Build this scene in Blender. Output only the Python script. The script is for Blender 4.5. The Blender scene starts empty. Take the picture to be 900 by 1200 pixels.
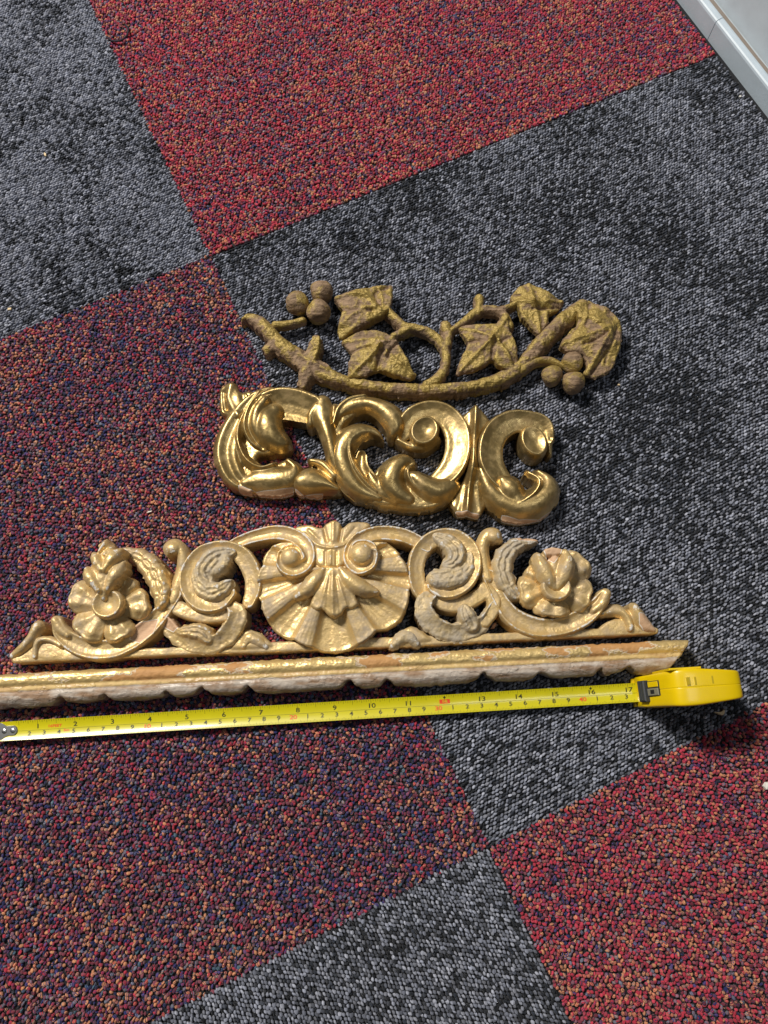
import bpy, math, random
import numpy as np
from mathutils import Vector, Matrix

# ------------------------------------------------------------------ camera, world, lamps
scene = bpy.context.scene
COL = scene.collection
CM = 0.01
F_PX, PITCH, CAM_H = 898.7, 0.27955, 55.0          # focal length (px of a 900x1200 frame), tilt, height in cm
cam_d = bpy.data.cameras.new('camera')
cam = bpy.data.objects.new('camera', cam_d); COL.objects.link(cam)
cam_d.sensor_fit = 'VERTICAL'; cam_d.sensor_height = 36.0; cam_d.sensor_width = 27.0
cam_d.lens = F_PX / 1200 * 36.0
cam_d.clip_start = 0.01; cam_d.clip_end = 50
cam.location = (0, 0, CAM_H * CM); cam.rotation_euler = (PITCH, 0, 0)
scene.camera = cam

world = bpy.data.worlds.new('World'); scene.world = world; world.use_nodes = True
bg = world.node_tree.nodes['Background']
bg.inputs[0].default_value = (0.90, 0.95, 1.0, 1); bg.inputs[1].default_value = 0.055

def area(name, loc, target, size, power, color, size_y=None):
    l = bpy.data.lights.new(name, 'AREA'); l.energy = power; l.color = color
    l.shape = 'RECTANGLE'; l.size = size; l.size_y = size_y or size
    o = bpy.data.objects.new(name, l); COL.objects.link(o)
    o.location = loc
    d = Vector(target) - Vector(loc)
    o.rotation_euler = d.to_track_quat('-Z', 'Y').to_euler()
    return o
key = area('ceiling_lamp', (-1.00, 1.10, 1.70), (0, 0.2, 0), 0.60, 66, (1.0, 0.955, 0.88), 0.26)
key.rotation_euler = (math.radians(-27), math.radians(-28), 0)
area('fill_lamp', (0.5, 0.1, 2.1), (0.0, 0.2, 0), 0.5, 4, (0.93, 0.97, 1.0), 0.5)  # weak unseen fill lamp, added to lift the shadows

scene.view_settings.view_transform = 'Standard'
scene.view_settings.look = 'None'
scene.view_settings.exposure = 0.0
scene.view_settings.gamma = 1.0

rng = np.random.default_rng(7)
random.seed(7)

# ------------------------------------------------------------------ survey: picture point -> place on a level plane (cm)
CP, SP = math.cos(PITCH), math.sin(PITCH)
def S(u, v, z=0.0):
    u = np.asarray(u, float); v = np.asarray(v, float)
    a = (u - 450) / F_PX; b = (600 - v) / F_PX
    dx = a; dy = SP + b * CP; dz = -CP + b * SP
    t = (z - CAM_H) / dz
    return np.stack([dx * t, dy * t], -1)
def px_cm(u, v, z=0.0):
    return float(np.linalg.norm(S(u + 1, v, z) - S(u, v, z)))
def nums(s):
    return np.array([[float(q) for q in p.split(',')] for p in s.split()])

# ------------------------------------------------------------------ object helpers
def srgb(h):
    v = [int(h[i:i + 2], 16) / 255 for i in (0, 2, 4)]
    return tuple(c / 12.92 if c <= .04045 else ((c + .055) / 1.055) ** 2.4 for c in v) + (1.0,)
def empty(name, loc=(0, 0, 0)):
    o = bpy.data.objects.new(name, None); COL.objects.link(o); o.location = loc
    o.empty_display_size = .02
    return o
def tag(o, label, cat, group=None):
    o['label'] = label; o['category'] = cat
    if group: o['group'] = group
    return o
def mesh_obj(name, V, F, mat, parent=None, smooth=True, attrs=None):
    """V in cm (n,3); F list of tuples or int array (m,4)"""
    me = bpy.data.meshes.new(name)
    V = np.asarray(V, float) * CM
    if isinstance(F, np.ndarray):
        n = len(F); k = F.shape[1]
        me.vertices.add(len(V)); me.vertices.foreach_set('co', V.ravel())
        me.loops.add(n * k); me.loops.foreach_set('vertex_index', F.ravel().astype(np.int32))
        me.polygons.add(n)
        me.polygons.foreach_set('loop_start', np.arange(0, n * k, k, dtype=np.int32))
        me.update(calc_edges=True)
    else:
        me.from_pydata([tuple(v) for v in V], [], F)
    me.validate()
    if smooth:
        me.polygons.foreach_set('use_smooth', np.ones(len(me.polygons), bool))
    if attrs:
        for k_, a in attrs.items():
            at = me.attributes.new(k_, 'FLOAT', 'POINT'); at.data.foreach_set('value', np.asarray(a, np.float32))
    if mat: me.materials.append(mat)
    o = bpy.data.objects.new(name, me); COL.objects.link(o)
    if parent: o.parent = parent; o.matrix_parent_inverse = Matrix.Translation(-Vector(wloc(parent)))
    return o
def wloc(o):
    l = Vector(o.location)
    return l

def lattice(shape_x, shape_y, X, Y, cell, seed):
    r = np.random.default_rng(seed)
    G = r.random((64, 64))
    x = X / cell + 31.7; y = Y / cell + 17.3
    i = np.floor(x).astype(int); j = np.floor(y).astype(int)
    fx = x - i; fy = y - j
    fx = fx * fx * (3 - 2 * fx); fy = fy * fy * (3 - 2 * fy)
    g = lambda a, b: G[a % 64, b % 64]
    return (g(i, j) * (1 - fx) + g(i + 1, j) * fx) * (1 - fy) + (g(i, j + 1) * (1 - fx) + g(i + 1, j + 1) * fx) * fy
def noise2(X, Y, cell, seed):
    return lattice(0, 0, X, Y, cell, seed) - .5

# ------------------------------------------------------------------ materials
def nodes(name):
    m = bpy.data.materials.new(name); m.use_nodes = True
    nt = m.node_tree; b = nt.nodes['Principled BSDF']
    return m, nt, b
def N(nt, t, **kw):
    n = nt.nodes.new(t)
    for k, v in kw.items():
        if k in n.inputs: n.inputs[k].default_value = v
        else: setattr(n, k, v)
    return n
def ramp(nt, fac, stops):
    r = nt.nodes.new('ShaderNodeValToRGB')
    el = r.color_ramp.elements
    while len(el) < len(stops): el.new(.5)
    for e, (p, c) in zip(el, stops):
        e.position = p; e.color = c if isinstance(c, tuple) else (c, c, c, 1)
    nt.links.new(fac, r.inputs[0]); return r.outputs[0]
def noise(nt, scale, detail=4, rough=.6, coord='Object', vec=None, dist=0.0):
    n = nt.nodes.new('ShaderNodeTexNoise')
    n.inputs['Scale'].default_value = scale; n.inputs['Detail'].default_value = detail
    n.inputs['Roughness'].default_value = rough; n.inputs['Distortion'].default_value = dist
    if vec is None:
        tc = nt.nodes.new('ShaderNodeTexCoord'); vec = tc.outputs[coord]
    nt.links.new(vec, n.inputs['Vector']); return n.outputs['Fac']
def stretched(nt, sx, sy, sz, rz=0):
    tc = nt.nodes.new('ShaderNodeTexCoord'); mp = nt.nodes.new('ShaderNodeMapping')
    mp.inputs['Scale'].default_value = (sx, sy, sz); mp.inputs['Rotation'].default_value = (0, 0, rz)
    nt.links.new(tc.outputs['Object'], mp.inputs[0]); return mp.outputs[0]
def mix(nt, fac, a, b):
    n = nt.nodes.new('ShaderNodeMix'); n.data_type = 'RGBA'
    for sock, v in ((n.inputs[0], fac), (n.inputs[6], a), (n.inputs[7], b)):
        if hasattr(v, 'is_linked') or hasattr(v, 'links'): nt.links.new(v, sock)
        else: sock.default_value = v
    return n.outputs[2]
def math_(nt, op, a, b=None, c=None):
    n = nt.nodes.new('ShaderNodeMath'); n.operation = op
    for i, v in enumerate((a, b, c)):
        if v is None: continue
        if hasattr(v, 'links'): nt.links.new(v, n.inputs[i])
        else: n.inputs[i].default_value = v
    return n.outputs[0]
def attr(nt, name, out='Fac', kind='GEOMETRY'):
    n = nt.nodes.new('ShaderNodeAttribute'); n.attribute_name = name; n.attribute_type = kind
    return n.outputs[out]
def bump(nt, b, h, strength, dist):
    n = nt.nodes.new('ShaderNodeBump'); n.inputs['Strength'].default_value = strength
    n.inputs['Distance'].default_value = dist
    nt.links.new(h, n.inputs['Height']); nt.links.new(n.outputs[0], b.inputs['Normal'])
def plain(name, col, rough=.5, metal=0.0, coat=0.0, bump_s=0, bscale=800):
    m, nt, b = nodes(name)
    v = noise(nt, 60, 3)
    c = mix(nt, v, tuple(x * .86 for x in col[:3]) + (1,), tuple(min(1, x * 1.08) for x in col[:3]) + (1,))
    nt.links.new(c, b.inputs['Base Color'])
    b.inputs['Roughness'].default_value = rough; b.inputs['Metallic'].default_value = metal
    b.inputs['Coat Weight'].default_value = coat; b.inputs['Coat Roughness'].default_value = .13
    if bump_s: bump(nt, b, noise(nt, bscale, 3), bump_s, .0004)
    return m

def gilded(name, gold_a, gold_b, grime, gesso, metal, rough, grime_lo, grime_hi, chip, chip_noise, relief=.55):
    """leaf gold over gesso: noise patches of grime, chips on the raised edges ('wear') and broken flanks ('wall')"""
    m, nt, b = nodes(name)
    n1 = noise(nt, 60, 5, .66); n2 = noise(nt, 190, 4, .6); n3 = noise(nt, 700, 2, .5)
    nc = math_(nt, 'ADD', math_(nt, 'MULTIPLY', n2, .5), math_(nt, 'MULTIPLY', noise(nt, 430, 3, .6), .5))
    gold = mix(nt, ramp(nt, n1, [(.35, 0.0), (.68, 1.0)]), gold_a, gold_b)
    g = math_(nt, 'ADD', math_(nt, 'MULTIPLY', n1, .55), math_(nt, 'MULTIPLY', n2, .45))
    gf = ramp(nt, math_(nt, 'ADD', g, attr(nt, 'grime')), [(grime_lo, 0.0), (grime_hi, 1.0)])
    c = mix(nt, gf, gold, grime)
    w = attr(nt, 'wear'); wl = attr(nt, 'wall')
    wf = math_(nt, 'ADD', math_(nt, 'MULTIPLY', w, chip), math_(nt, 'MULTIPLY', math_(nt, 'SUBTRACT', nc, .5), chip_noise))
    wf = math_(nt, 'ADD', wf, math_(nt, 'MULTIPLY', wl, .28))
    wf = ramp(nt, wf, [(.42, 0.0), (.52, 1.0)])
    c = mix(nt, wf, c, mix(nt, n3, gesso, tuple(x * .75 for x in gesso[:3]) + (1,)))
    bz = math_(nt, 'ADD', attr(nt, 'bare'), math_(nt, 'MULTIPLY', math_(nt, 'SUBTRACT', n2, .5), .5))
    ring = ramp(nt, bz, [(.40, 0.0), (.48, 1.0)]); core = ramp(nt, bz, [(.66, 0.0), (.72, 1.0)])
    gr = noise(nt, 330, 4, .6, vec=stretched(nt, .25, 2.0, 1, .06))
    c = mix(nt, ring, c, tuple(gesso)); c = mix(nt, core, c, mix(nt, gr, srgb('b08b6c'), srgb('d8b592')))
    wf = math_(nt, 'MAXIMUM', wf, ring)
    nt.links.new(c, b.inputs['Base Color'])
    cover = math_(nt, 'MULTIPLY', math_(nt, 'SUBTRACT', 1.0, wf), math_(nt, 'SUBTRACT', 1.0, math_(nt, 'MULTIPLY', gf, .85)))
    nt.links.new(math_(nt, 'MULTIPLY', cover, metal), b.inputs['Metallic'])
    r = math_(nt, 'ADD', rough, math_(nt, 'MULTIPLY', math_(nt, 'SUBTRACT', 1.0, cover), .38))
    r = math_(nt, 'ADD', r, math_(nt, 'MULTIPLY', math_(nt, 'SUBTRACT', n2, .5), .22))
    nt.links.new(r, b.inputs['Roughness'])
    hh = math_(nt, 'ADD', math_(nt, 'MULTIPLY', n2, .7), math_(nt, 'MULTIPLY', n3, .35))
    hh = math_(nt, 'SUBTRACT', hh, math_(nt, 'MULTIPLY', wf, .3))
    bump(nt, b, hh, relief, .0009)
    return m
M = {}
M['burnished'] = gilded('burnished_gold', (.40, .275, .105, 1), (.53, .39, .175, 1), (.15, .095, .045, 1), (.56, .52, .47, 1),
                        .84, .36, .50, .78, .10, .55, .22)
M['worn'] = gilded('worn_gold', (.70, .495, .215, 1), (.60, .425, .19, 1), (.37, .29, .195, 1), (.74, .70, .64, 1),
                   .45, .40, .44, .68, .34, 1.6, .5)
M['dusty'] = gilded('dusty_gold', (.58, .43, .21, 1), (.50, .38, .20, 1), (.39, .33, .25, 1), (.68, .64, .58, 1),
                    .30, .5, .38, .60, .34, 1.7, .6)

def ivy_material():
    m, nt, b = nodes('weathered_wood')
    n1 = noise(nt, 62, 3, .55, dist=.6); n2 = noise(nt, 320, 4, .6); n3 = noise(nt, 30, 3, .5)
    grain = noise(nt, 130, 5, .6, vec=stretched(nt, .45, 3.2, 2.2, .1))
    wood = mix(nt, ramp(nt, grain, [(.3, 0.0), (.7, 1.0)]), srgb('58442f'), srgb('9d8266'))
    gold = mix(nt, n2, srgb('8a7238'), srgb('b59e5c'))
    w = attr(nt, 'wear')
    f = math_(nt, 'ADD', math_(nt, 'ADD', math_(nt, 'MULTIPLY', n1, .78), math_(nt, 'MULTIPLY', n2, .22)), math_(nt, 'ADD', math_(nt, 'MULTIPLY', w, .10), attr(nt, 'grime')))
    gf = ramp(nt, f, [(.47, 0.0), (.57, 1.0)])
    c = mix(nt, gf, wood, gold)
    nt.links.new(c, b.inputs['Base Color'])
    nt.links.new(math_(nt, 'MULTIPLY', gf, .38), b.inputs['Metallic'])
    nt.links.new(math_(nt, 'SUBTRACT', .72, math_(nt, 'MULTIPLY', gf, .25)), b.inputs['Roughness'])
    bump(nt, b, math_(nt, 'ADD', math_(nt, 'MULTIPLY', grain, .7), math_(nt, 'MULTIPLY', n2, .6)), .9, .0022)
    return m
M['ivy'] = ivy_material()

def moulding_material():
    m, nt, b = nodes('flaked_moulding')
    z = attr(nt, 'zone')                       # 0 at the gilt edge .. 1 at the scalloped edge
    n1 = noise(nt, 42, 5, .55, vec=stretched(nt, .75, 1.6, 1, .05)); n2 = noise(nt, 300, 4, .6)
    n4 = noise(nt, 150, 4, .55, vec=stretched(nt, .45, 1.6, 1, .05)); n5 = noise(nt, 9, 2, .5)
    gold = mix(nt, n2, (.64, .45, .17, 1), (.74, .55, .25, 1))
    bole = mix(nt, n4, srgb('a57345'), srgb('c6995f'))
    gf = ramp(nt, math_(nt, 'ADD', n1, math_(nt, 'MULTIPLY', math_(nt, 'SUBTRACT', n5, .5), .35)), [(.495, 0.0), (.51, 1.0)])
    ge = math_(nt, 'ADD', n1, math_(nt, 'MULTIPLY', math_(nt, 'SUBTRACT', n5, .5), .35))
    ge = math_(nt, 'ADD', ge, math_(nt, 'MULTIPLY', math_(nt, 'SUBTRACT', n2, .5), .09))
    gf = ramp(nt, ge, [(.495, 0.0), (.505, 1.0)]); gs = ramp(nt, ge, [(.465, 0.0), (.485, 1.0)])
    upper = mix(nt, gf, mix(nt, gs, bole, srgb('cdbca2')), gold)
    white = mix(nt, ramp(nt, n4, [(.38, 0.0), (.60, 1.0)]), srgb('94785f'), srgb('b9ada0'))
    low = mix(nt, ramp(nt, math_(nt, 'ADD', math_(nt, 'MULTIPLY', n1, .35), z), [(1.0, 0.0), (1.14, 1.0)]), white, srgb('a98338'))
    fil = mix(nt, ramp(nt, n4, [(.42, 0.0), (.52, 1.0)]), srgb('bb9a68'), (.58, .41, .17, 1))
    f1 = ramp(nt, math_(nt, 'ADD', z, math_(nt, 'MULTIPLY', math_(nt, 'SUBTRACT', n4, .5), .10)), [(.37, 0.0), (.40, 1.0)])
    f2 = ramp(nt, math_(nt, 'ADD', z, math_(nt, 'MULTIPLY', math_(nt, 'SUBTRACT', n4, .5), .12)), [(.53, 0.0), (.56, 1.0)])
    c = mix(nt, f1, upper, fil); c = mix(nt, f2, c, low)
    # worm holes
    v = nt.nodes.new('ShaderNodeTexVoronoi'); v.inputs['Scale'].default_value = 60
    tc = nt.nodes.new('ShaderNodeTexCoord'); nt.links.new(tc.outputs['Object'], v.inputs['Vector'])
    hole = ramp(nt, v.outputs['Distance'], [(.05, 1.0), (.075, 0.0)])
    c = mix(nt, math_(nt, 'MULTIPLY', hole, f2), c, srgb('3a2a20'))
    nt.links.new(c, b.inputs['Base Color'])
    nt.links.new(math_(nt, 'MULTIPLY', math_(nt, 'MULTIPLY', gf, math_(nt, 'SUBTRACT', 1.0, f1)), .45), b.inputs['Metallic'])
    nt.links.new(math_(nt, 'SUBTRACT', .7, math_(nt, 'MULTIPLY', gf, .32)), b.inputs['Roughness'])
    hh = math_(nt, 'ADD', math_(nt, 'MULTIPLY', gf, .35), math_(nt, 'ADD', math_(nt, 'MULTIPLY', n4, .8), math_(nt, 'MULTIPLY', n2, .35)))
    bump(nt, b, hh, .6, .0015)
    return m
M['moulding'] = moulding_material()

def bare_wood(name, a, bcol):
    m, nt, b = nodes(name)
    g = noise(nt, 260, 4, .6, vec=stretched(nt, .35, 2.2, 1, .06))
    nt.links.new(mix(nt, g, srgb(a), srgb(bcol)), b.inputs['Base Color'])
    b.inputs['Roughness'].default_value = .75
    bump(nt, b, g, .5, .0006); return m
M['bare'] = bare_wood('bare_broken_wood', 'a97c5c', 'd0a686')
M['chip'] = bare_wood('wood_splinter', 'b59a72', 'dcc8a4')
M['tape_yellow'] = plain('tape_yellow', srgb('cabf0e'), .35, coat=.6)
M['case_yellow'] = plain('case_yellow', srgb('e2c000'), .33, coat=.25, bump_s=.12, bscale=2500)
M['ink'] = plain('black_ink', srgb('3a3a10'), .5)
M['red_ink'] = plain('red_ink', srgb('e0481a'), .5)
M['steel'] = plain('bright_steel', (.62, .62, .62, 1), .28, metal=1.0)
M['rubber'] = plain('charcoal_plastic', srgb('33363b'), .5, bump_s=.2, bscale=1500)
M['greyplastic'] = plain('grey_plastic', srgb('7d7a68'), .5)
M['gapshade'] = plain('gap_shade_colour', srgb('171715'), .8)  # near-black for solid slabs; shade of the hollows put into the colour
M['paint'] = plain('grey_white_paint', srgb('b4c0ca'), .45, bump_s=.3, bscale=500)
M['paint2'] = plain('white_paint', srgb('c3ced6'), .4, bump_s=.3, bscale=300)
M['sealant'] = plain('brown_sealant', srgb('7b7168'), .8, bump_s=.5)
M['backing'] = plain('carpet_backing', srgb('17181c'), .95)
M['lint'] = plain('white_lint', srgb('dedbd2'), .8)

def yarn_material():
    m, nt, b = nodes('carpet_yarn')
    c = attr(nt, 'col', 'Color', 'INSTANCER')
    w = nt.nodes.new('ShaderNodeTexWave'); w.inputs['Scale'].default_value = .55; w.inputs['Distortion'].default_value = 2.5; w.bands_direction = 'DIAGONAL'
    tc = nt.nodes.new('ShaderNodeTexCoord'); nt.links.new(tc.outputs['Object'], w.inputs['Vector'])
    c3 = mix(nt, ramp(nt, w.outputs['Fac'], [(.62, 0.0), (.8, 1.0)]), c, attr(nt, 'col2', 'Color', 'INSTANCER'))
    nt.links.new(c3, b.inputs['Base Color']); b.inputs['Roughness'].default_value = .9
    b.inputs['Sheen Weight'].default_value = .15; b.inputs['Specular IOR Level'].default_value = .25
    bump(nt, b, noise(nt, 5.5, 3, .6), .5, .0006)
    return m
M['yarn'] = yarn_material()

# ------------------------------------------------------------------ carpet: six 50 cm tiles round two seams' crossings
TH = 0.4420; ORG = np.array([-14.40, 37.84]); TILE = 50.0
EU = np.array([math.cos(TH), math.sin(TH)]); EV = np.array([-math.sin(TH), math.cos(TH)])
def tile_xy(u, v): return ORG + np.multiply.outer(u, EU) + np.multiply.outer(v, EV)

floor = mesh_obj('floor', [(-150, -120, -.75), (150, -120, -.75), (150, 180, -.75), (-150, 180, -.75)], [(0, 1, 2, 3)], M['backing'], smooth=False)
floor['kind'] = 'structure'

def pile_tree():
    nt = bpy.data.node_groups.new('loop_pile', 'GeometryNodeTree')
    nt.interface.new_socket('Geometry', in_out='INPUT', socket_type='NodeSocketGeometry')
    nt.interface.new_socket('Geometry', in_out='OUTPUT', socket_type='NodeSocketGeometry')
    gi = nt.nodes.new('NodeGroupInput'); go = nt.nodes.new('NodeGroupOutput')
    ico = nt.nodes.new('GeometryNodeMeshIcoSphere'); ico.inputs['Radius'].default_value = 1.0; ico.inputs['Subdivisions'].default_value = 2
    # knobbly, slightly twisted loop
    sp = nt.nodes.new('GeometryNodeSetPosition'); nz = nt.nodes.new('ShaderNodeTexNoise')
    nz.inputs['Scale'].default_value = 1.3; nz.inputs['Detail'].default_value = 2
    sub = nt.nodes.new('ShaderNodeVectorMath'); sub.operation = 'SUBTRACT'; sub.inputs[1].default_value = (.5, .5, .5)
    scl = nt.nodes.new('ShaderNodeVectorMath'); scl.operation = 'SCALE'; scl.inputs['Scale'].default_value = .9
    nt.links.new(nz.outputs['Color'], sub.inputs[0]); nt.links.new(sub.outputs[0], scl.inputs[0])
    nt.links.new(ico.outputs['Mesh'], sp.inputs['Geometry']); nt.links.new(scl.outputs[0], sp.inputs['Offset'])
    sm = nt.nodes.new('GeometryNodeSetShadeSmooth'); nt.links.new(sp.outputs[0], sm.inputs[0])
    mt = nt.nodes.new('GeometryNodeSetMaterial'); mt.inputs['Material'].default_value = M['yarn']
    nt.links.new(sm.outputs[0], mt.inputs[0])
    iop = nt.nodes.new('GeometryNodeInstanceOnPoints')
    nt.links.new(gi.outputs[0], iop.inputs['Points']); nt.links.new(mt.outputs[0], iop.inputs['Instance'])
    for nm, sock in (('rot', 'Rotation'), ('scl', 'Scale')):
        a = nt.nodes.new('GeometryNodeInputNamedAttribute'); a.data_type = 'FLOAT_VECTOR'; a.inputs['Name'].default_value = nm
        nt.links.new(a.outputs[0], iop.inputs[sock])
    nt.links.new(iop.outputs[0], go.inputs[0])
    return nt
PILE = pile_tree()

GREY_L = [srgb('8d919c'), srgb('7b7f8a'), srgb('9b9ea7')]
GREY_D = [srgb('1c2027'), srgb('2a2f38'), srgb('14171d')]
PAL = {'red': srgb('a62e40'), 'crimson': srgb('b93b4f'), 'maroon': srgb('6b2938'), 'orange': srgb('bd825f'), 'navy': srgb('222859'),
       'black': srgb('1c1d28'), 'slate': srgb('6d7080'), 'plum': srgb('7c4350'), 'teal': srgb('46606e'), 'violet': srgb('4b3d70')}
def choose(p, keys, weights):
    w = np.cumsum(weights) / np.sum(weights)
    idx = np.searchsorted(w, p)
    return np.array([PAL[k] for k in keys])[np.clip(idx, 0, len(keys) - 1)]

def carpet_tile(iu, iv, kind, seed, along_u):
    r = np.random.default_rng(seed)
    u0, v0 = iu * TILE + .02, iv * TILE + .02; u1, v1 = u0 + TILE - .04, v0 + TILE - .04
    cs = [tile_xy(*p) for p in ((u0, v0), (u1, v0), (u1, v1), (u0, v1))]
    V = [(c[0], c[1], z) for z in (-.7, -.22) for c in cs]
    t = mesh_obj('carpet_tile', V, [(3, 2, 1, 0), (4, 5, 6, 7), (0, 1, 5, 4), (1, 2, 6, 5), (2, 3, 7, 6), (3, 0, 4, 7)], M['backing'], floor, smooth=False)
    du, dv = (.275, .22) if along_u else (.22, .275)
    grey = kind.startswith('grey')
    if not grey: du, dv = (.25, .215) if along_u else (.215, .25)
    U, Vv = np.meshgrid(np.arange(u0 + .05, u1, du), np.arange(v0 + .05, v1, dv), indexing='ij')
    ii, jj = np.indices(U.shape)
    if along_u: U = U + (jj % 2) * du * .5
    else: Vv = Vv + (ii % 2) * dv * .5
    row = jj if along_u else ii
    U = U.ravel(); Vv = Vv.ravel(); row = row.ravel()
    U = np.clip(U + r.normal(0, .024 if grey else .05, U.size), u0 - .05, u1 + .05); Vv = np.clip(Vv + r.normal(0, .022 if grey else .045, U.size), v0 - .05, v1 + .05)
    xy = tile_xy(U, Vv) if False else ORG + U[:, None] * EU + Vv[:, None] * EV
    # only what a viewer near the camera could see
    wl0, wl1 = S(793, 0, -.2), S(900, 138, -.2); wd = (wl1 - wl0) / np.linalg.norm(wl1 - wl0)
    gap = (xy[:, 0] - wl0[0]) * wd[1] - (xy[:, 1] - wl0[1]) * wd[0]          # pile stops short of the skirting
    keep = (gap < -.42) if ((0 - wl0[0]) * wd[1] - (0 - wl0[1]) * wd[0]) < 0 else (gap > .42)
    keep = keep & (xy[:, 0] > -56) & (xy[:, 0] < 56) & (xy[:, 1] > -34) & (xy[:, 1] < 88)
    U, Vv, row, xy = U[keep], Vv[keep], row[keep], xy[keep]
    n = len(U)
    p = r.random(n)
    big = noise2(U, Vv, 6.5, seed + 1) + .6 * noise2(U, Vv, 2.6, seed + 2) + .35 * noise2(U, Vv, 1.1, seed + 5)
    if kind.startswith('grey'):
        bias = {'grey_light': .24, 'grey': .02, 'grey_mid': .16}[kind]
        k = {'grey_light': .75, 'grey': .42, 'grey_mid': .35}[kind]
        lv = .50 + bias + k * big + .30 * r.standard_normal(n)
        lv = np.clip(lv * 1.5 - .28, 0, 1); lv = lv * lv * (3 - 2 * lv)
        cl = np.array(GREY_L)[r.integers(0, 3, n)]; cd = np.array(GREY_D)[r.integers(0, 3, n)]
        col = cd + (cl - cd) * lv[:, None]
        hgt = -.035 + .055 * lv
    elif kind == 'purple':
        warm = np.clip(big * .9, -.4, .4)
        keys = ['navy', 'black', 'violet', 'maroon', 'plum', 'slate', 'teal', 'red', 'orange']
        col = choose(np.clip(p + .25 * warm, 0, .999), keys, [.20, .09, .07, .17, .13, .06, .04, .12, .15])
        hgt = np.where(p < .3, -.04, .015)
    else:
        keys = ['navy', 'black', 'violet', 'slate', 'maroon', 'plum', 'red', 'crimson', 'orange']
        rowb = .12 * np.sin(row * 2.1 + seed) + .10 * np.sin(row * .77)
        col = choose(np.clip(p + .2 * big + rowb * (1.0 if kind == 'red_rows' else .3), 0, .999), keys, [.07, .03, .05, .09, .13, .09, .24, .16, .15])
        hgt = np.where(p < .2, -.04, .015)
    col = col.copy()
    if grey: col[:, 2] *= 1.05
    col[:, :3] *= r.uniform(.72, 1.25, (n, 1))
    perm = r.permutation(n); col2 = col[perm] if not kind.startswith('grey') else col * np.where(r.random((n, 1)) < .5, .6, 1.1)
    P3 = np.column_stack([xy, -.15 + hgt + r.normal(0, .02, n) + r.uniform(-.03, .02)])
    me = bpy.data.meshes.new('pile'); me.vertices.add(n); me.vertices.foreach_set('co', (P3 * CM).ravel())
    base = TH + (0 if along_u else math.pi / 2)
    lean = .32 if grey else r.choice([-.7, .7], n)
    rot = np.column_stack([r.normal(0, .35, n), r.normal(.15, .3, n), base + lean + r.normal(0, .16 if grey else .35, n)])
    s = np.column_stack([r.uniform(.13, .175, n) if grey else r.uniform(.11, .165, n), r.uniform(.08, .11, n) if grey else r.uniform(.09, .13, n), r.uniform(.13, .19, n)]) * CM
    for nm, arr in (('rot', rot), ('scl', s)):
        a = me.attributes.new(nm, 'FLOAT_VECTOR', 'POINT'); a.data.foreach_set('vector', arr.astype(np.float32).ravel())
    a = me.attributes.new('col', 'FLOAT_COLOR', 'POINT'); a.data.foreach_set('color', col.astype(np.float32).ravel())
    a = me.attributes.new('col2', 'FLOAT_COLOR', 'POINT'); a.data.foreach_set('color', col2.astype(np.float32).ravel())
    me.materials.append(M['yarn'])
    o = bpy.data.objects.new('pile', me); COL.objects.link(o); o.parent = t; o['kind'] = 'stuff'
    md = o.modifiers.new('loop_pile', 'NODES'); md.node_group = PILE
    return t
carpet_tile(-1, 0, 'grey_light', 11, True)
carpet_tile(0, 0, 'red_rows', 12, True)
carpet_tile(-1, -1, 'purple', 13, False)
carpet_tile(0, -1, 'grey', 14, True)
carpet_tile(-1, -2, 'grey_mid', 15, False)
carpet_tile(0, -2, 'red', 16, False)

# ------------------------------------------------------------------ carving engine: strokes and panels cut as relief on a fine grid
def catmull(P, n=10):
    P = np.asarray(P, float); out = []
    Q = np.vstack([2 * P[0] - P[1], P, 2 * P[-1] - P[-2]])
    for i in range(1, len(Q) - 2):
        p0, p1, p2, p3 = Q[i - 1], Q[i], Q[i + 1], Q[i + 2]
        for t in np.linspace(0, 1, n, endpoint=False):
            out.append(.5 * (2 * p1 + (p2 - p0) * t + (2 * p0 - 5 * p1 + 4 * p2 - p3) * t * t + (3 * p1 - p0 - 3 * p2 + p3) * t ** 3))
    out.append(Q[-2]); return np.array(out)
def tab(*pts):
    xs, ys = zip(*pts); x = np.linspace(-1, 1, 161); y = np.interp(x, xs, ys)
    k = np.hanning(13); k /= k.sum()
    y2 = np.convolve(np.pad(y, 6, mode='edge'), k, 'valid')
    return x, y2
_x = np.linspace(-1, 1, 161)
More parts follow.
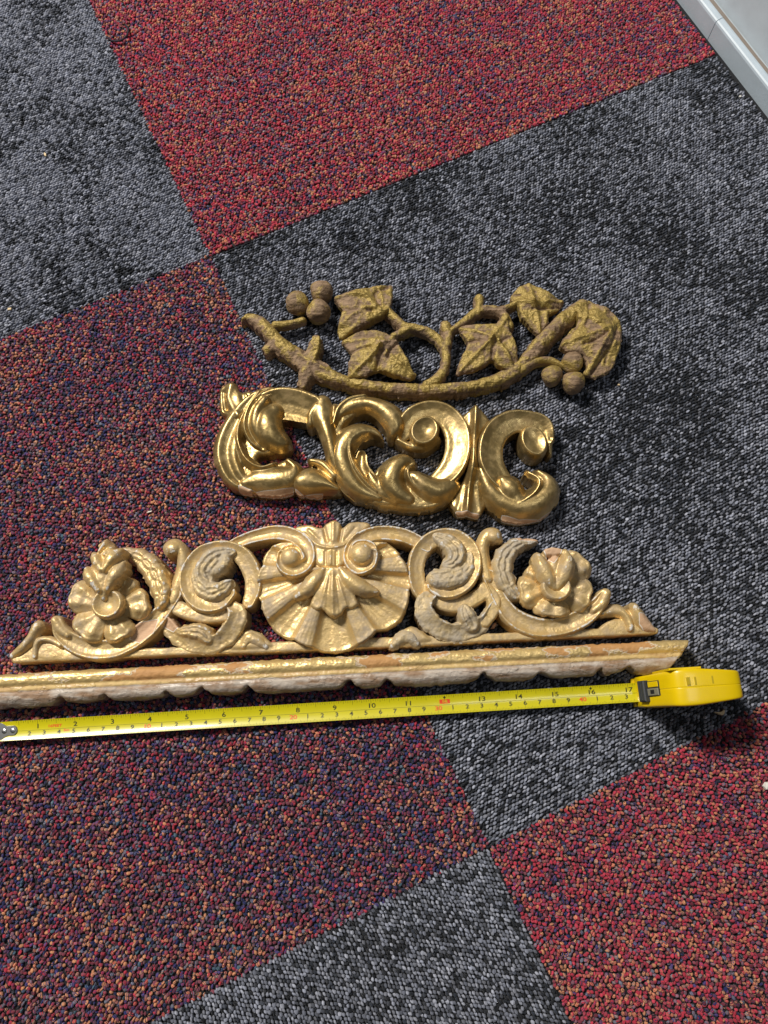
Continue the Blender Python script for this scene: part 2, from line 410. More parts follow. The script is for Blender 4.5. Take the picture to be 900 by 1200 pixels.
PROF = {  # drop below the crest, in units of the stroke's depth; s>0 is left of the direction of travel
    'round': (_x, -(1 - np.sqrt(np.clip(1 - _x ** 2, 0, 1)))),
    'soft': (_x, -np.abs(_x) ** 2.4),
    'ridge': tab((-1, -1), (-.5, -.62), (-.06, 0), (.06, 0), (.5, -.62), (1, -1)),
    'chan': tab((-1, -.95), (-.88, -.06), (-.72, -.02), (-.5, -.38), (0, -.55), (.5, -.38), (.72, -.02), (.88, -.06), (1, -.95)),
    'chanL': tab((-1, -1), (-.85, -.75), (-.4, -.72), (.2, -.5), (.6, -.18), (.78, 0), (.9, -.05), (1, -.8)),
    'chanR': tab((-1, -.8), (-.9, -.05), (-.78, 0), (-.6, -.18), (-.2, -.5), (.4, -.72), (.85, -.75), (1, -1)),
    'leafL': tab((-1, -1), (-.8, -.45), (-.55, -.22), (-.35, -.34), (-.1, -.05), (.15, -.2), (.35, 0), (.6, -.12), (.85, -.35), (1, -1)),
    'leaf': tab((-1, -1), (-.82, -.4), (-.5, -.1), (-.28, -.34), (0, 0), (.28, -.34), (.5, -.1), (.82, -.4), (1, -1)),
    'twin': tab((-1, -1), (-.85, -.35), (-.55, 0), (-.2, -.3), (.05, -.38), (.3, -.12), (.55, 0), (.85, -.35), (1, -1)),
    'flat': tab((-1, -.7), (-.9, -.15), (-.7, 0), (.7, 0), (.9, -.15), (1, -.7)),
    'scoop': tab((-1, -.85), (-.6, -.9), (0, -.68), (.5, -.28), (.78, 0), (.92, -.03), (1, -.4)),
    'hollow': tab((-1, -.1), (-.8, -.02), (-.4, -.6), (0, -.8), (.4, -.6), (.8, -.02), (1, -.1)),
}
def ST(path, prof='round', z=1.5, k=1.0, lobes=None, end=0.0):
    """stroke: 'x,y,halfwidth' survey points; crest height z (one value or one per point); depth k; lobes=(count, depth) scallops the margin"""
    def make(zmap):
        A = nums(path); xy = S(A[:, 0], A[:, 1], zmap)
        sc = px_cm(A[:, 0].mean(), A[:, 1].mean(), zmap)
        zz = np.full(len(A), z, float) if np.isscalar(z) else np.interp(np.linspace(0, 1, len(A)), np.linspace(0, 1, len(z)), z)
        Q = catmull(np.column_stack([xy, A[:, 2] * sc, zz]), 9)
        w = np.maximum(Q[:, 2], .05)
        L = np.concatenate([[0], np.cumsum(np.linalg.norm(np.diff(Q[:, :2], axis=0), axis=1))])
        tt = L / L[-1]
        if lobes: w = w * (1 - lobes[1] * (0.5 + 0.5 * np.cos(2 * math.pi * lobes[0] * tt)) ** 3)
        m = w.max() + .1
        bb = (Q[:, 0].min() - m, Q[:, 1].min() - m, Q[:, 0].max() + m, Q[:, 1].max() + m)
        px_, py_ = PROF[prof]
        def ev(X, Y):
            best = np.full(X.shape, -1e9); s_ = np.zeros(X.shape); z_ = np.zeros(X.shape)
            for i in range(len(Q) - 1):
                ax, ay = Q[i, 0], Q[i, 1]; ex, ey = Q[i + 1, 0] - ax, Q[i + 1, 1] - ay
                l2 = ex * ex + ey * ey + 1e-9
                t = np.clip(((X - ax) * ex + (Y - ay) * ey) / l2, 0, 1)
                dx = X - ax - t * ex; dy = Y - ay - t * ey
                d = np.sqrt(dx * dx + dy * dy); ww = w[i] + t * (w[i + 1] - w[i])
                q = ww - d
                b = q > best
                best = np.where(b, q, best)
                sg = np.where(ex * dy - ey * dx > 0, 1.0, -1.0)
                s_ = np.where(b, sg * d / ww, s_); z_ = np.where(b, Q[i, 3] + t * (Q[i + 1, 3] - Q[i, 3]), z_)
            h = z_ + k * np.interp(np.clip(s_, -1, 1), px_, py_)
            return best, h
        return bb, ev
    return make
def polydist(X, Y, Q):
    d2 = np.full(X.shape, 1e9); inside = np.zeros(X.shape, bool)
    for i in range(len(Q)):
        ax, ay = Q[i]; bx, by = Q[(i + 1) % len(Q)]; ex, ey = bx - ax, by - ay
        t = np.clip(((X - ax) * ex + (Y - ay) * ey) / (ex * ex + ey * ey + 1e-12), 0, 1)
        d2 = np.minimum(d2, (X - ax - t * ex) ** 2 + (Y - ay - t * ey) ** 2)
        c = (ay > Y) != (by > Y)
        with np.errstate(divide='ignore', invalid='ignore'):
            inside ^= c & (X < ex * (Y - ay) / (by - ay + 1e-15) + ax)
    return np.where(inside, 1, -1) * np.sqrt(d2)
def smooth_closed(xy, n=5):
    Q = np.vstack([xy[-1:], xy, xy[:2]]); out = []
    for i in range(1, len(Q) - 2):
        p0, p1, p2, p3 = Q[i - 1], Q[i], Q[i + 1], Q[i + 2]
        for t in np.linspace(0, 1, n, endpoint=False):
            # gentle tension keeps corners crisp
            m1, m2 = (p2 - p0) * .32, (p3 - p1) * .32
            out.append((2 * t ** 3 - 3 * t * t + 1) * p1 + (t ** 3 - 2 * t * t + t) * m1 + (-2 * t ** 3 + 3 * t * t) * p2 + (t ** 3 - t * t) * m2)
    return np.array(out)
def PL(outline, zpts, k=.5, ew=.35, veins=(), shape=None):
    """panel: outline survey points; zpts 'x,y,z' heights spread by distance; rounded margin k over ew cm; veins (path, amp, width cm)"""
    def make(zmap):
        A = nums(outline); Q = smooth_closed(S(A[:, 0], A[:, 1], zmap))
        Z = nums(zpts); zx = S(Z[:, 0], Z[:, 1], zmap)
        bb = (Q[:, 0].min() - .15, Q[:, 1].min() - .15, Q[:, 0].max() + .15, Q[:, 1].max() + .15)
        vv = [(catmull(S(nums(p)[:, 0], nums(p)[:, 1], zmap), 6), a, w) for p, a, w in veins]
        def ev(X, Y):
            d = polydist(X, Y, Q)
            num = 0; den = 0
            for (x, y), zz in zip(zx, Z[:, 2]):
                wgt = 1 / ((X - x) ** 2 + (Y - y) ** 2 + .05) ** 1.3
                num = num + wgt * zz; den = den + wgt
            h = num / den
            for C, a, w in vv:
                dd = np.full(X.shape, 1e9)
                for i in range(len(C) - 1):
                    ax, ay = C[i]; ex, ey = C[i + 1] - C[i]
                    t = np.clip(((X - ax) * ex + (Y - ay) * ey) / (ex * ex + ey * ey + 1e-9), 0, 1)
                    dd = np.minimum(dd, np.hypot(X - ax - t * ex, Y - ay - t * ey))
                h = h + a * np.exp(-(dd / w) ** 2)
            e = 1 - np.clip(d / ew, 0, 1)
            h = h - k * (1 - np.sqrt(np.clip(1 - e * e, 0, 1)))
            if shape: h = h + shape(X, Y, d)
            return d, h
        return bb, ev
    return make
def EL(cx, cy, rx, ry, ang, z, k, dish=0.0):
    """round boss (dish>0 hollows it) at a survey point, radii in survey px"""
    def make(zmap):
        c = S(cx, cy, zmap); sc = px_cm(cx, cy, zmap); a, b = rx * sc, ry * sc; m = max(a, b) + .1
        ca, sa = math.cos(ang), math.sin(ang)
        def ev(X, Y):
            x = (X - c[0]) * ca + (Y - c[1]) * sa; y = -(X - c[0]) * sa + (Y - c[1]) * ca
            r = np.hypot(x / a, y / b)
            d = (1 - r) * min(a, b)
            rr = np.clip(r, 0, 1)
            h = z - k * (1 - np.sqrt(1 - rr ** 2)) if not dish else z - dish * np.clip(1 - (rr / .8) ** 2, 0, 1) - k * np.clip((rr - .85) / .15, 0, 1) ** 2
            return d, h
        return (c[0] - m, c[1] - m, c[0] + m, c[1] + m), ev
    return make
def gblur(A, sig):
    r = max(1, int(sig * 3)); k = np.exp(-.5 * (np.arange(-r, r + 1) / sig) ** 2); k /= k.sum()
    B = np.pad(A, r, mode='edge')
    B = sum(k[i] * B[i:i + A.shape[0], :] for i in range(2 * r + 1))
    return sum(k[i] * B[:, i:i + A.shape[1]] for i in range(2 * r + 1))
SEED = [100]
LIFT = {'ivy_carving': .4, 'acanthus_carving': .4, 'shell_pediment': .6, 'moulding_strip': .3}   # thickness of the block behind the relief
def lift_of(parent, name):
    p = parent
    while p is not None and p.parent is not None: p = p.parent
    return LIFT.get(p.name if p is not None else name, 0.0)
def carve(name, parent, mat, prims, zmap=1.0, zbot=0.0, res=.05, rough=.03, blur=.9, chip=0.0, zone=None, grime=None, bare=()):
    SEED[0] += 1
    lift = lift_of(parent, name); zmap += lift
    if zbot > 0: zbot += lift
    ev = [p(zmap) for p in prims]
    x0 = min(b[0] for b, _ in ev) - .1; y0 = min(b[1] for b, _ in ev) - .1
    x1 = max(b[2] for b, _ in ev) + .1; y1 = max(b[3] for b, _ in ev) + .1
    xs = np.arange(x0, x1, res); ys = np.arange(y0, y1, res)
    D = np.full((len(xs), len(ys)), -9.0); H = np.full(D.shape, -9.0); HO = np.zeros(D.shape)
    for b, f in ev:
        i0, i1 = np.searchsorted(xs, (b[0], b[2])); j0, j1 = np.searchsorted(ys, (b[1], b[3]))
        sl = (slice(i0, i1), slice(j0, j1)); X, Y = np.meshgrid(xs[i0:i1], ys[j0:j1], indexing='ij')
        if X.size == 0: continue
        d, h = f(X, Y)
        H[sl] = np.where(d > 0, np.maximum(H[sl], h), H[sl])
        b2 = d > D[sl]
        HO[sl] = np.where(b2, h, HO[sl]); D[sl] = np.maximum(D[sl], d)
    X, Y = np.meshgrid(xs, ys, indexing='ij')
    H = np.where(D > 0, H, HO)
    if chip: D = D + chip * (noise2(X, Y, .35, SEED[0]) + .6 * noise2(X, Y, .15, SEED[0] + 50)) * (D < .4)
    msk = (D > -2.5 * res).astype(float)
    den = gblur(msk, blur) + 1e-6
    H = np.where(msk > 0, gblur(H * msk, blur) / den, H)
    H = H + rough * (1.6 * noise2(X, Y, .9, SEED[0] + 1) + .9 * noise2(X, Y, .33, SEED[0] + 2) + .55 * noise2(X, Y, .14, SEED[0] + 3) + .3 * noise2(X, Y, .08, SEED[0] + 4))
    H = np.maximum(H + lift, zbot + .06)
    wear = H - gblur(H * msk, 4.5) / (gblur(msk, 4.5) + 1e-6)
    wear = np.clip(wear / .12, -1, 1.6)
    ins = D > 0
    cell = ins[:-1, :-1] | ins[1:, :-1] | ins[:-1, 1:] | ins[1:, 1:]
    gx, gy = np.gradient(D, res)
    g2 = np.maximum(gx * gx + gy * gy, .25)
    mv = np.where(ins, 0, np.clip(-D, 0, 1.6 * res) / g2)
    PX = X + gx * mv; PY = Y + gy * mv
    used = np.zeros(D.shape, bool)
    used[:-1, :-1] |= cell; used[1:, :-1] |= cell; used[:-1, 1:] |= cell; used[1:, 1:] |= cell
    idx = np.full(D.shape, -1); idx[used] = np.arange(used.sum())
    V = np.column_stack([PX[used], PY[used], H[used]])
    ci, cj = np.nonzero(cell)
    Q = np.column_stack([idx[ci, cj], idx[ci + 1, cj], idx[ci + 1, cj + 1], idx[ci, cj + 1]])
    E = np.concatenate([Q[:, [0, 1]], Q[:, [1, 2]], Q[:, [2, 3]], Q[:, [3, 0]]])
    key = np.sort(E, 1); kk = key[:, 0] * len(V) + key[:, 1]
    _, inv, cnt = np.unique(kk, return_inverse=True, return_counts=True)
    B = E[cnt[inv.ravel()] == 1]
    bv = np.unique(B); mp = np.full(len(V), -1); mp[bv] = np.arange(len(bv))
    n0, nb = len(V), len(bv)
    top = V[bv]; mid = top.copy(); mid[:, 2] = np.minimum(top[:, 2], zbot + .55 * (top[:, 2] - zbot))
    bot = top.copy(); bot[:, 2] = zbot
    inset = .05 * (rng.random((nb, 1)) - .2); mid[:, :2] += inset * .3
    VV = np.vstack([V, top, mid, bot, V * [1, 1, 0] + [0, 0, zbot]])
    w1 = np.column_stack([n0 + mp[B[:, 1]], n0 + mp[B[:, 0]], n0 + nb + mp[B[:, 0]], n0 + nb + mp[B[:, 1]]])
    w2 = w1 + nb; w2[:, :2] = w1[:, [3, 2]][:, ::-1][:, ::-1]
    w2 = np.column_stack([n0 + nb + mp[B[:, 1]], n0 + nb + mp[B[:, 0]], n0 + 2 * nb + mp[B[:, 0]], n0 + 2 * nb + mp[B[:, 1]]])
    ob = n0 + 3 * nb
    FF = np.vstack([Q, w1, w2, Q[:, ::-1] + ob])
    W = wear[used]
    at = {'wear': np.concatenate([W, W[bv], np.zeros(2 * nb), np.zeros(n0)]),
          'wall': np.concatenate([np.zeros(n0), np.full(nb, .4), np.full(nb, .9), np.ones(nb), np.zeros(n0)])}
    if bare:
        bb = np.zeros(D.shape)
        for o in bare:
            A = nums(o); bb = np.maximum(bb, np.clip(.5 + polydist(X, Y, S(A[:, 0], A[:, 1], zmap)) / .16, 0, 1))
        H2 = bb[used]; at['bare'] = np.concatenate([H2, H2[bv], H2[bv] * .6, np.zeros(nb), np.zeros(n0)])
    if grime is not None:
        gr = grime(X, Y)[used]; at['grime'] = np.concatenate([gr, gr[bv], gr[bv], gr[bv], gr])
    if zone is not None:
        zn = zone(X, Y)[used]
        at['zone'] = np.concatenate([zn, zn[bv], zn[bv], zn[bv], zn])
    return mesh_obj(name, VV, FF.astype(np.int64), mat, parent, attrs=at)

def base_empty(name, u, v):
    p = S(u, v, 0)
    return empty(name, (p[0] * CM, p[1] * CM, 0))

# ------------------------------------------------------------------ carving 1: ivy branch
ivy = tag(base_empty('ivy_carving', 510, 400), 'weathered brown wooden ivy branch carving with flaking gilt leaves and berries', 'carving')
branch = carve('branch', ivy, M['ivy'], [
    ST('284,373,3 292,371,6 304,377,9 315,389,9 325,401,10 342,413,11 360,425,12 380,436,10 405,445,8 440,452,8 490,455,8 535,454,8 565,449,8 590,441,9 612,427,9 632,405,10 652,384,10 668,369,10 682,358,8', 'round',
       [.9, 1.2, 1.25, 1.2, 1.1, 1.05, 1.0, 1.0, 1.05, 1.2, 1.35, 1.4, 1.3], .75),
    ST('365,418,9 369,409,7 371,402,6', 'flat', [1.2, 1.6], .5), ST('362,428,12 358,440,9 355,451,6', 'round', [1.15, .9], .6),
    ST('324,399,9 313,408,7', 'round', [1.1, .85], .5), ST('344,414,9 362,424,11 384,436,8', 'ridge', [1.15, 1.3, 1.15], .5)], zmap=.8, rough=.14, chip=.22)
for pth, zz in (('322,380,5 338,378,5 354,373,5', [1.1, .9]), ('612,432,6 628,423,5 645,421,5 660,427,4', [1.2, 1.1, .9])):
    carve('berry_stalk', ivy, M['ivy'], [ST(pth, 'round', zz, .5)], zmap=.9, zbot=.25, rough=.05)
carve('tendril', ivy, M['ivy'], [
    ST('454,364,6 464,374,6 474,382,6 488,384,6 504,389,6 516,399,6 523,413,6 521,430,6 512,443,7 500,449,6', 'round', [1.35, 1.3, 1.2, 1.15, 1.05], .6),
    ST('482,383,5 472,388,5 462,394,5', 'round', [1.25, 1.35], .5), ST('522,381,7 525,392,6 525,402,5', 'round', 1.25, .5),
    ], zmap=1.0, zbot=.2, rough=.09, chip=.12)
carve('tendril', ivy, M['ivy'], [
    ST('527,388,5 537,381,5 547,374,6 556,366,6 568,362,6 582,363,6 592,370,6 596,382,7', 'round', [1.15, 1.35], .6),
    ST('562,349,6 562,357,5 560,366,5', 'round', 1.3, .5), ST('584,364,5 596,360,4 608,354,4', 'round', [1.3, 1.4], .45)], zmap=1.0, zbot=.25, rough=.09, chip=.12)
def leaf(out, zp, veins, **kw):
    veins = [(p, a * .8, w * 1.1) for p, a, w in veins]
    return carve('leaf', ivy, M['ivy'], [PL(out, zp, .22, .16, veins)], grime=lambda X, Y: np.full(X.shape, .035), zmap=1.25, zbot=kw.pop('zbot', .55), rough=.12, chip=.12, **kw)
leaf('391,348 416,341 439,334 458,332 460,341 459,355 456,364 447,371 424,383 398,395 396,383 401,363',
     '391,348,1.2 440,334,1.25 458,334,1.1 455,362,1.5 425,362,1.8 398,393,1.05 410,375,1.65 420,348,1.6',
     [('455,365 430,363 400,382', .20, .13), ('448,362 440,345 456,334', -.28, .14), ('440,360 425,348 394,349', .26, .14), ('436,366 415,366 402,364', -.28, .12), ('446,368 448,350 444,337', .12, .1)])
leaf('400,398 419,389 440,388 451,391 464,398 472,412 487,437 480,442 456,438 442,432 428,439 408,442 408,427 412,414',
     '400,398,1.1 440,389,1.5 460,397,1.6 486,438,1.05 408,441,1.05 442,412,1.85 442,432,1.3 470,420,1.55 420,420,1.6',
     [('462,396 446,408 440,418', .2, .12), ('446,408 430,424 411,439', .24, .13), ('446,408 464,424 483,439', .26, .14), ('450,402 425,400 403,399', .22, .13),
      ('442,432 445,420 450,412', -.35, .14), ('412,414 424,410 436,409', -.25, .11), ('466,404 458,412 455,420', -.35, .10)])
leaf('537,384 546,379 581,380 588,371 596,372 597,388 604,402 608,428 601,434 585,429 577,421 565,429 537,436 539,423 548,402',
     '537,384,1.1 581,380,1.5 594,374,1.5 606,430,1.05 538,434,1.05 578,402,1.9 577,421,1.35 550,404,1.45 597,410,1.6',
     [('594,374 582,390 573,402', .2, .12), ('576,400 556,418 540,433', .28, .13), ('580,398 592,414 604,431', .26, .13), ('576,399 560,390 540,384', .24, .13),
      ('577,421 577,411 580,404', -.35, .13), ('549,402 558,400 568,401', -.28, .11), ('598,396 590,400 586,404', -.3, .1)])
leaf('598,347 608,336 620,330 631,336 642,343 661,351 656,361 643,368 642,379 633,391 624,384 610,370 606,356',
     '598,347,1.25 620,331,1.2 660,352,1.1 633,390,1.05 624,356,1.85 643,368,1.35 612,366,1.4 636,350,1.7',
     [('606,354 625,358 640,356 660,352', .24, .12), ('624,357 630,372 633,390', .26, .13), ('624,357 622,343 620,332', .2, .13), ('624,364 645,362 656,359', -.32, .10), ('616,352 610,346 602,345', -.2, .1)])
leaf('672,360 685,351 694,353 717,364 727,375 731,388 726,411 719,430 700,440 686,436 688,426 683,415 669,412 657,405 664,393 678,377',
     '672,362,1.5 694,354,1.3 722,368,1.3 731,388,.9 722,428,.9 700,439,.9 686,434,1.2 660,405,1.25 684,396,1.75 706,398,1.9 700,376,1.7',
     [('658,404 680,398 700,392 714,384', .26, .14), ('679,378 690,374 700,380', .15, .14), ('716,386 706,404 692,432', .26, .15), ('684,405 700,400 712,392', -.35, .11),
      ('712,410 705,422 694,436', -.25, .1), ('664,396 674,386 680,376', -.3, .12), ('724,384 716,404 710,424', -.22, .1), ('690,356 690,372 686,384', -.2, .12)])
def berry(u, v, r):
    p = S(u, v, 1.2); R = r * px_cm(u, v, 1.2); rr = np.random.default_rng(int(u))
    V, F = [], []
    n, mth = 20, 13
    for i in range(mth + 1):
        th = math.pi * i / mth
        for j in range(n):
            ph = 2 * math.pi * j / n
            d = np.array([math.sin(th) * math.cos(ph), math.sin(th) * math.sin(ph), math.cos(th)])
            k = 1 + .045 * math.sin(3.1 * ph + u) * math.sin(th) + .05 * math.sin(5 * th + ph * 2 + v) * math.sin(th) + rr.normal(0, .009) * (0 < i < mth)
            V.append((p[0] + R * k * d[0], p[1] + R * k * d[1], max(.0, 1.2 + R * k * d[2] * 1.02 - (.35 if d[2] < 0 else 0) * -d[2])))
    for i in range(mth):
        for j in range(n):
            a, b = i * n + j, i * n + (j + 1) % n
            F.append((a, a + n, b + n, b))
    mesh_obj('berry', V, F, M['ivy'], ivy, attrs={'wear': [.0] * len(V), 'wall': [0] * len(V)})
for a in ((349, 355, 14), (377, 342, 13.5), (373, 365, 14), (671, 425, 13), (647, 440, 12), (672, 448, 13)): berry(*a)

# ------------------------------------------------------------------ carving 2: burnished acanthus scrolls
aca = tag(base_empty('acanthus_carving', 455, 535), 'burnished gold acanthus scroll carving between the ivy and shell carvings', 'carving')
G = dict(zmap=.95, rough=.016, blur=1.3)
B_ = M['burnished']
carve('ground', aca, B_, [
    PL('281,461 300,458 340,458 364,463 382,472 390,483 374,497 362,495 345,492 328,495 334,510 335,520 322,531 303,534 303,543 310,547 322,543 333,538 342,537 350,548 343,575 310,578 286,576 262,557 252,531 258,514 272,498',
       '300,470,1.2 260,530,.8 300,560,.9 340,560,1.0 350,475,.75 380,480,1.0 318,505,1.4 290,520,.8', .5, .35),
    PL('391,482 411,468 430,466 450,471 466,484 473,495 468,507 457,514 452,497 441,492 429,485 416,488 402,503 418,498 433,501 448,515 434,513 424,521 418,532 418,546 425,556 436,556 445,545 462,533 480,535 488,543 486,556 500,564 512,563 530,556 536,578 518,592 498,597 445,592 416,585 402,564 391,536 388,505',
       '400,500,1.2 450,480,1.2 410,560,1.1 460,580,1.0 500,585,1.0 525,570,1.2', .5, .3)], zmap=.95, rough=.05, blur=1.3, chip=.08)
carve('tail_leaf', aca, B_, [PL('257,456 266,449 277,450 281,459 292,462 294,474 284,492 273,497 266,489 258,482', '258,458,1.0 276,452,1.2 262,480,1.0 280,470,1.35 285,488,1.5', .4, .25,
    [('272,452 268,470 280,490', .18, .25), ('262,460 264,480', -.2, .2), ('284,462 288,478', -.15, .18)])], **G, chip=.08)
carve('outer_leaf', aca, B_, [
    ST('330,461,5 312,464,9 296,475,13 281,493,15 270,515,17 267,536,17 275,558,14 292,572,6', 'twin', [1.6, 1.65, 1.6, 1.5, 1.35, 1.05], .65),
    ST('306,462,3 290,484,4 281,506,4.5 282,525,5 291,542,6 306,550,5 322,546,4', 'ridge', [1.8, 1.9, 1.85, 1.75, 1.7], .7),
    ST('286,566,9 304,562,17 324,562,19 340,559,16 346,550,9 338,541,6', 'soft', [1.2, 1.55, 1.7, 1.55, 1.4], .95)], **G, chip=.12, bare=['280,569 300,576 324,575 344,572 344,586 280,586'])
carve('inner_leaf', aca, B_, [
    ST('314,465,6 302,480,10 297,500,12 301,515,10 309,524,6', 'chanR', [1.8, 1.85, 1.65, 1.2], .7),
    ST('312,472,7 303,486,8 301,502,9 308,517,8', 'soft', [1.9, 2.0, 1.9, 1.6], .7),
    ST('322,484,13 315,495,16 317,510,17 328,519,13 337,522,5', 'soft', [1.8, 2.15, 2.15, 1.75, 1.3], 1.0)], **G)
carve('hollow_leaf', aca, B_, [
    ST('312,475,13 328,474,18 346,476,19 364,481,17', 'scoop', [1.7, 1.75, 1.75, 1.75], .85)], **G)
carve('drop_leaf', aca, B_, [
    ST('378,473,10 378,487,15 382,502,11 387,520,9 391,538,9 396,552,7', 'soft', [1.75, 1.95, 1.85, 1.5], .75),
    ST('372,480,7 365,489,6 364,499,5', 'round', [1.8, 1.5], .7)], **G)
carve('bud_leaf', aca, B_, [
    ST('396,574,5 381,567,13 366,564,18 355,565,15 349,568,8', 'soft', [1.3, 1.6, 1.75, 1.5], 1.1),
    ST('364,540,4 378,544,6 392,558,6', 'round', [1.2, 1.35], .6)], **G, chip=.1, bare=['346,573 356,580 378,578 378,588 346,588'])
carve('upper_leaf', aca, B_, [
    ST('392,502,5 398,487,9 412,477,12 431,475,11 447,481,13 459,491,15 463,502,12 459,512,5', 'soft', [1.4, 1.6, 1.75, 1.9, 1.95, 1.5], .9),
    ST('391,500,3 397,482,4 410,471,4 428,467,3', 'round', 1.75, .7)], **G)
carve('stem', aca, B_, [
    ST('392,478,7 390,500,7 391,522,7 396,545,8 406,567,9 418,580,7', 'ridge', [1.5, 1.5, 1.6, 1.6, 1.3], .8)], **G)
carve('lower_leaf', aca, B_, [
    ST('449,516,2 438,508,7 423,508,12 409,516,15 401,532,15 404,550,15 413,566,14 427,577,12 444,584,7', 'soft', [1.4, 1.75, 2.0, 1.95, 1.85, 1.6, 1.3], .9),
    ST('446,514,2 432,510,3 420,513,3 412,522,4 411,536,4 417,552,4 429,568,4 442,578,3', 'ridge', [1.6, 1.95, 2.0, 1.9, 1.6], .6),
    ST('424,534,5 423,548,9 431,563,10 444,577,9', 'hollow', [1.35, 1.35, 1.25], .45)], **G, chip=.1)
carve('hump_leaf', aca, B_, [
    ST('433,556,6 439,566,10 450,578,11 464,586,9', 'soft', [1.4, 1.5, 1.3], .8),
    ST('484,544,6 473,543,12 462,552,16 458,566,18 465,577,16 479,585,11', 'soft', [1.5, 2.0, 2.1, 1.85, 1.4], 1.1),
    ST('478,557,5 486,562,11 499,571,15 514,575,17 529,569,13', 'soft', [1.6, 2.0, 1.9, 1.6], 1.05),
    ST('486,546,3 478,554,3 480,566,3 492,578,3', 'ridge', [1.7, 2.0, 1.95, 1.7], .5),
    ST('446,589,6 470,590,8 490,590,9 512,586,9 528,578,7', 'round', [.9, 1.05], .7)], **G, chip=.1)
carve('scroll', aca, B_, [
    ST('470,513,6 475,503,12 484,492,14 496,486,14 510,485,14 524,491,14 534,505,15 537,522,15 534,540,15 525,555,14 512,566,11', 'chanL', [1.3, 1.6, 1.7, 1.75, 1.75, 1.8, 1.75, 1.5], .62)], **G)
carve('scroll_eye', aca, B_, [EL(497, 508, 17, 20, -.5, 1.8, .6, .42), ST('467,516,5 482,524,5 498,525,5 512,516,5', 'round', [1.2, 1.4], .6)], **G)
carve('spindle', aca, B_, [
    PL('557,476 566,482 574,493 566,506 560,520 559,535 562,556 568,578 570,592 561,605 548,603 536,602 527,588 536,574 546,554 550,535 550,520 546,504 540,491 548,482',
       '557,478,1.1 542,491,1.0 573,492,1.0 554,520,1.5 553,540,1.5 548,590,1.0 530,588,.7 568,592,.7', .3, .2, [('557,478 556,500 554,520 553,545 549,575 547,600', .5, .22), ('536,598 543,570', .15, .2), ('564,600 559,570', .15, .2)])], **G, chip=.1, bare=['534,599 548,600 562,602 562,612 534,610'])
carve('scroll', aca, B_, [
    ST('641,514,9 633,501,15 617,496,14 600,496,14 584,505,15 575,521,15 574,540,15 581,556,14 592,568,12', 'chanR', [1.2, 1.5, 1.7, 1.75, 1.75, 1.8, 1.7, 1.5], .62),
    ST('640,504,5 643,518,5 645,532,3', 'round', [1.1, 1.0], .5)], **G)
carve('scroll_eye', aca, B_, [EL(624, 520, 16, 21, .35, 1.75, .7, .22)], **G)
carve('end_leaf', aca, B_, [
    ST('563,552,8 573,573,13 589,588,17 608,593,19 627,589,19 641,577,16 641,564,11 630,554,6', 'soft', [1.5, 1.6, 1.6, 1.75, 1.85, 1.65, 1.4], 1.15),
    ST('588,565,9 597,574,15 604,585,14', 'soft', [1.7, 1.95, 1.7], .8),
    ST('616,556,4 629,567,5 624,581,5 606,593,4', 'ridge', [1.8, 2.1, 2.05, 1.75], .5)], **G, chip=.12, bare=['588,603 608,609 632,608 648,597 652,604 634,618 588,614'])

# ------------------------------------------------------------------ carving 3: pediment with scallop shell and two flowers
ped = tag(base_empty('shell_pediment', 390, 765), 'worn gilt pediment carving with a scallop shell and two flowers', 'carving')
P = dict(zmap=1.1, rough=.035)
W_, D_ = M['worn'], M['dusty']
carve('bottom_rail', ped, W_, [
    ST('18,773,4 60,770,5 110,768,5 171,765,5 240,762,5 310,759,6 400,755,6 480,752,6 560,748,5 640,744,5 710,741,5 768,739,4', 'flat', 1.0, .25),
    PL('22,773 32,762 44,752 62,752 82,762 96,772', '30,768,1.0 60,762,1.05 80,768,1.0', .2, .2),
    PL('700,742 712,728 734,724 752,732 768,741', '710,738,1.0 740,734,1.05', .2, .2),
    PL('272,762 276,746 290,738 305,742 320,758', '290,752,1.15', .3, .3), PL('455,757 466,742 482,734 498,742 505,752', '482,748,1.15', .3, .3)], zmap=.9, rough=.025, chip=.06)
carve('end_stub', ped, W_, [ST('14,768,6 25,760,7 36,749,7 45,735,8', 'soft', [1.2, 1.5, 1.6], .6),
                            ST('41,769,4 42,758,4 48,750,4 60,750,4 72,756,4', 'round', [1.3, 1.4, 1.4], .4)], **P, chip=.08)
carve('end_stub', ped, W_, [ST('704,719,5 720,715,8 732,720,7 738,732,6 738,737,5', 'soft', [1.3, 1.4, 1.35], .5),
                            ST('743,712,6 748,722,9 756,732,9 766,738,5', 'soft', [1.6, 1.5, 1.2], .6)], **P, chip=.08, bare=['746,719 754,719 764,731 773,741 757,742 748,732'])
# big C scrolls cradling the flowers
carve('c_scroll', ped, W_, [ST('70,729,7 75,743,10 90,755,12 110,761,13 132,760,13 152,752,13 169,740,13 184,725,12 196,711,10 206,697,9', 'chan', [1.75, 1.6, 1.45, 1.4, 1.4, 1.4, 1.4, 1.5], .55),
                            ST('68,728,6 74,738,7 82,745,5', 'round', [1.9, 1.7], .6)], **P, chip=.06, bare=['160,731 186,725 181,742 164,754 152,749'])
carve('c_scroll', ped, W_, [ST('572,675,9 580,692,9 588,707,10 600,722,12 620,733,13 642,736,12 664,732,12 683,723,12 698,710,10 706,698,7', 'chan', [1.5, 1.45, 1.4, 1.4, 1.45, 1.6, 1.8], .55),
                            ST('708,697,7 704,708,7 694,716,5', 'round', [1.9, 1.7], .6)], **P, chip=.06)
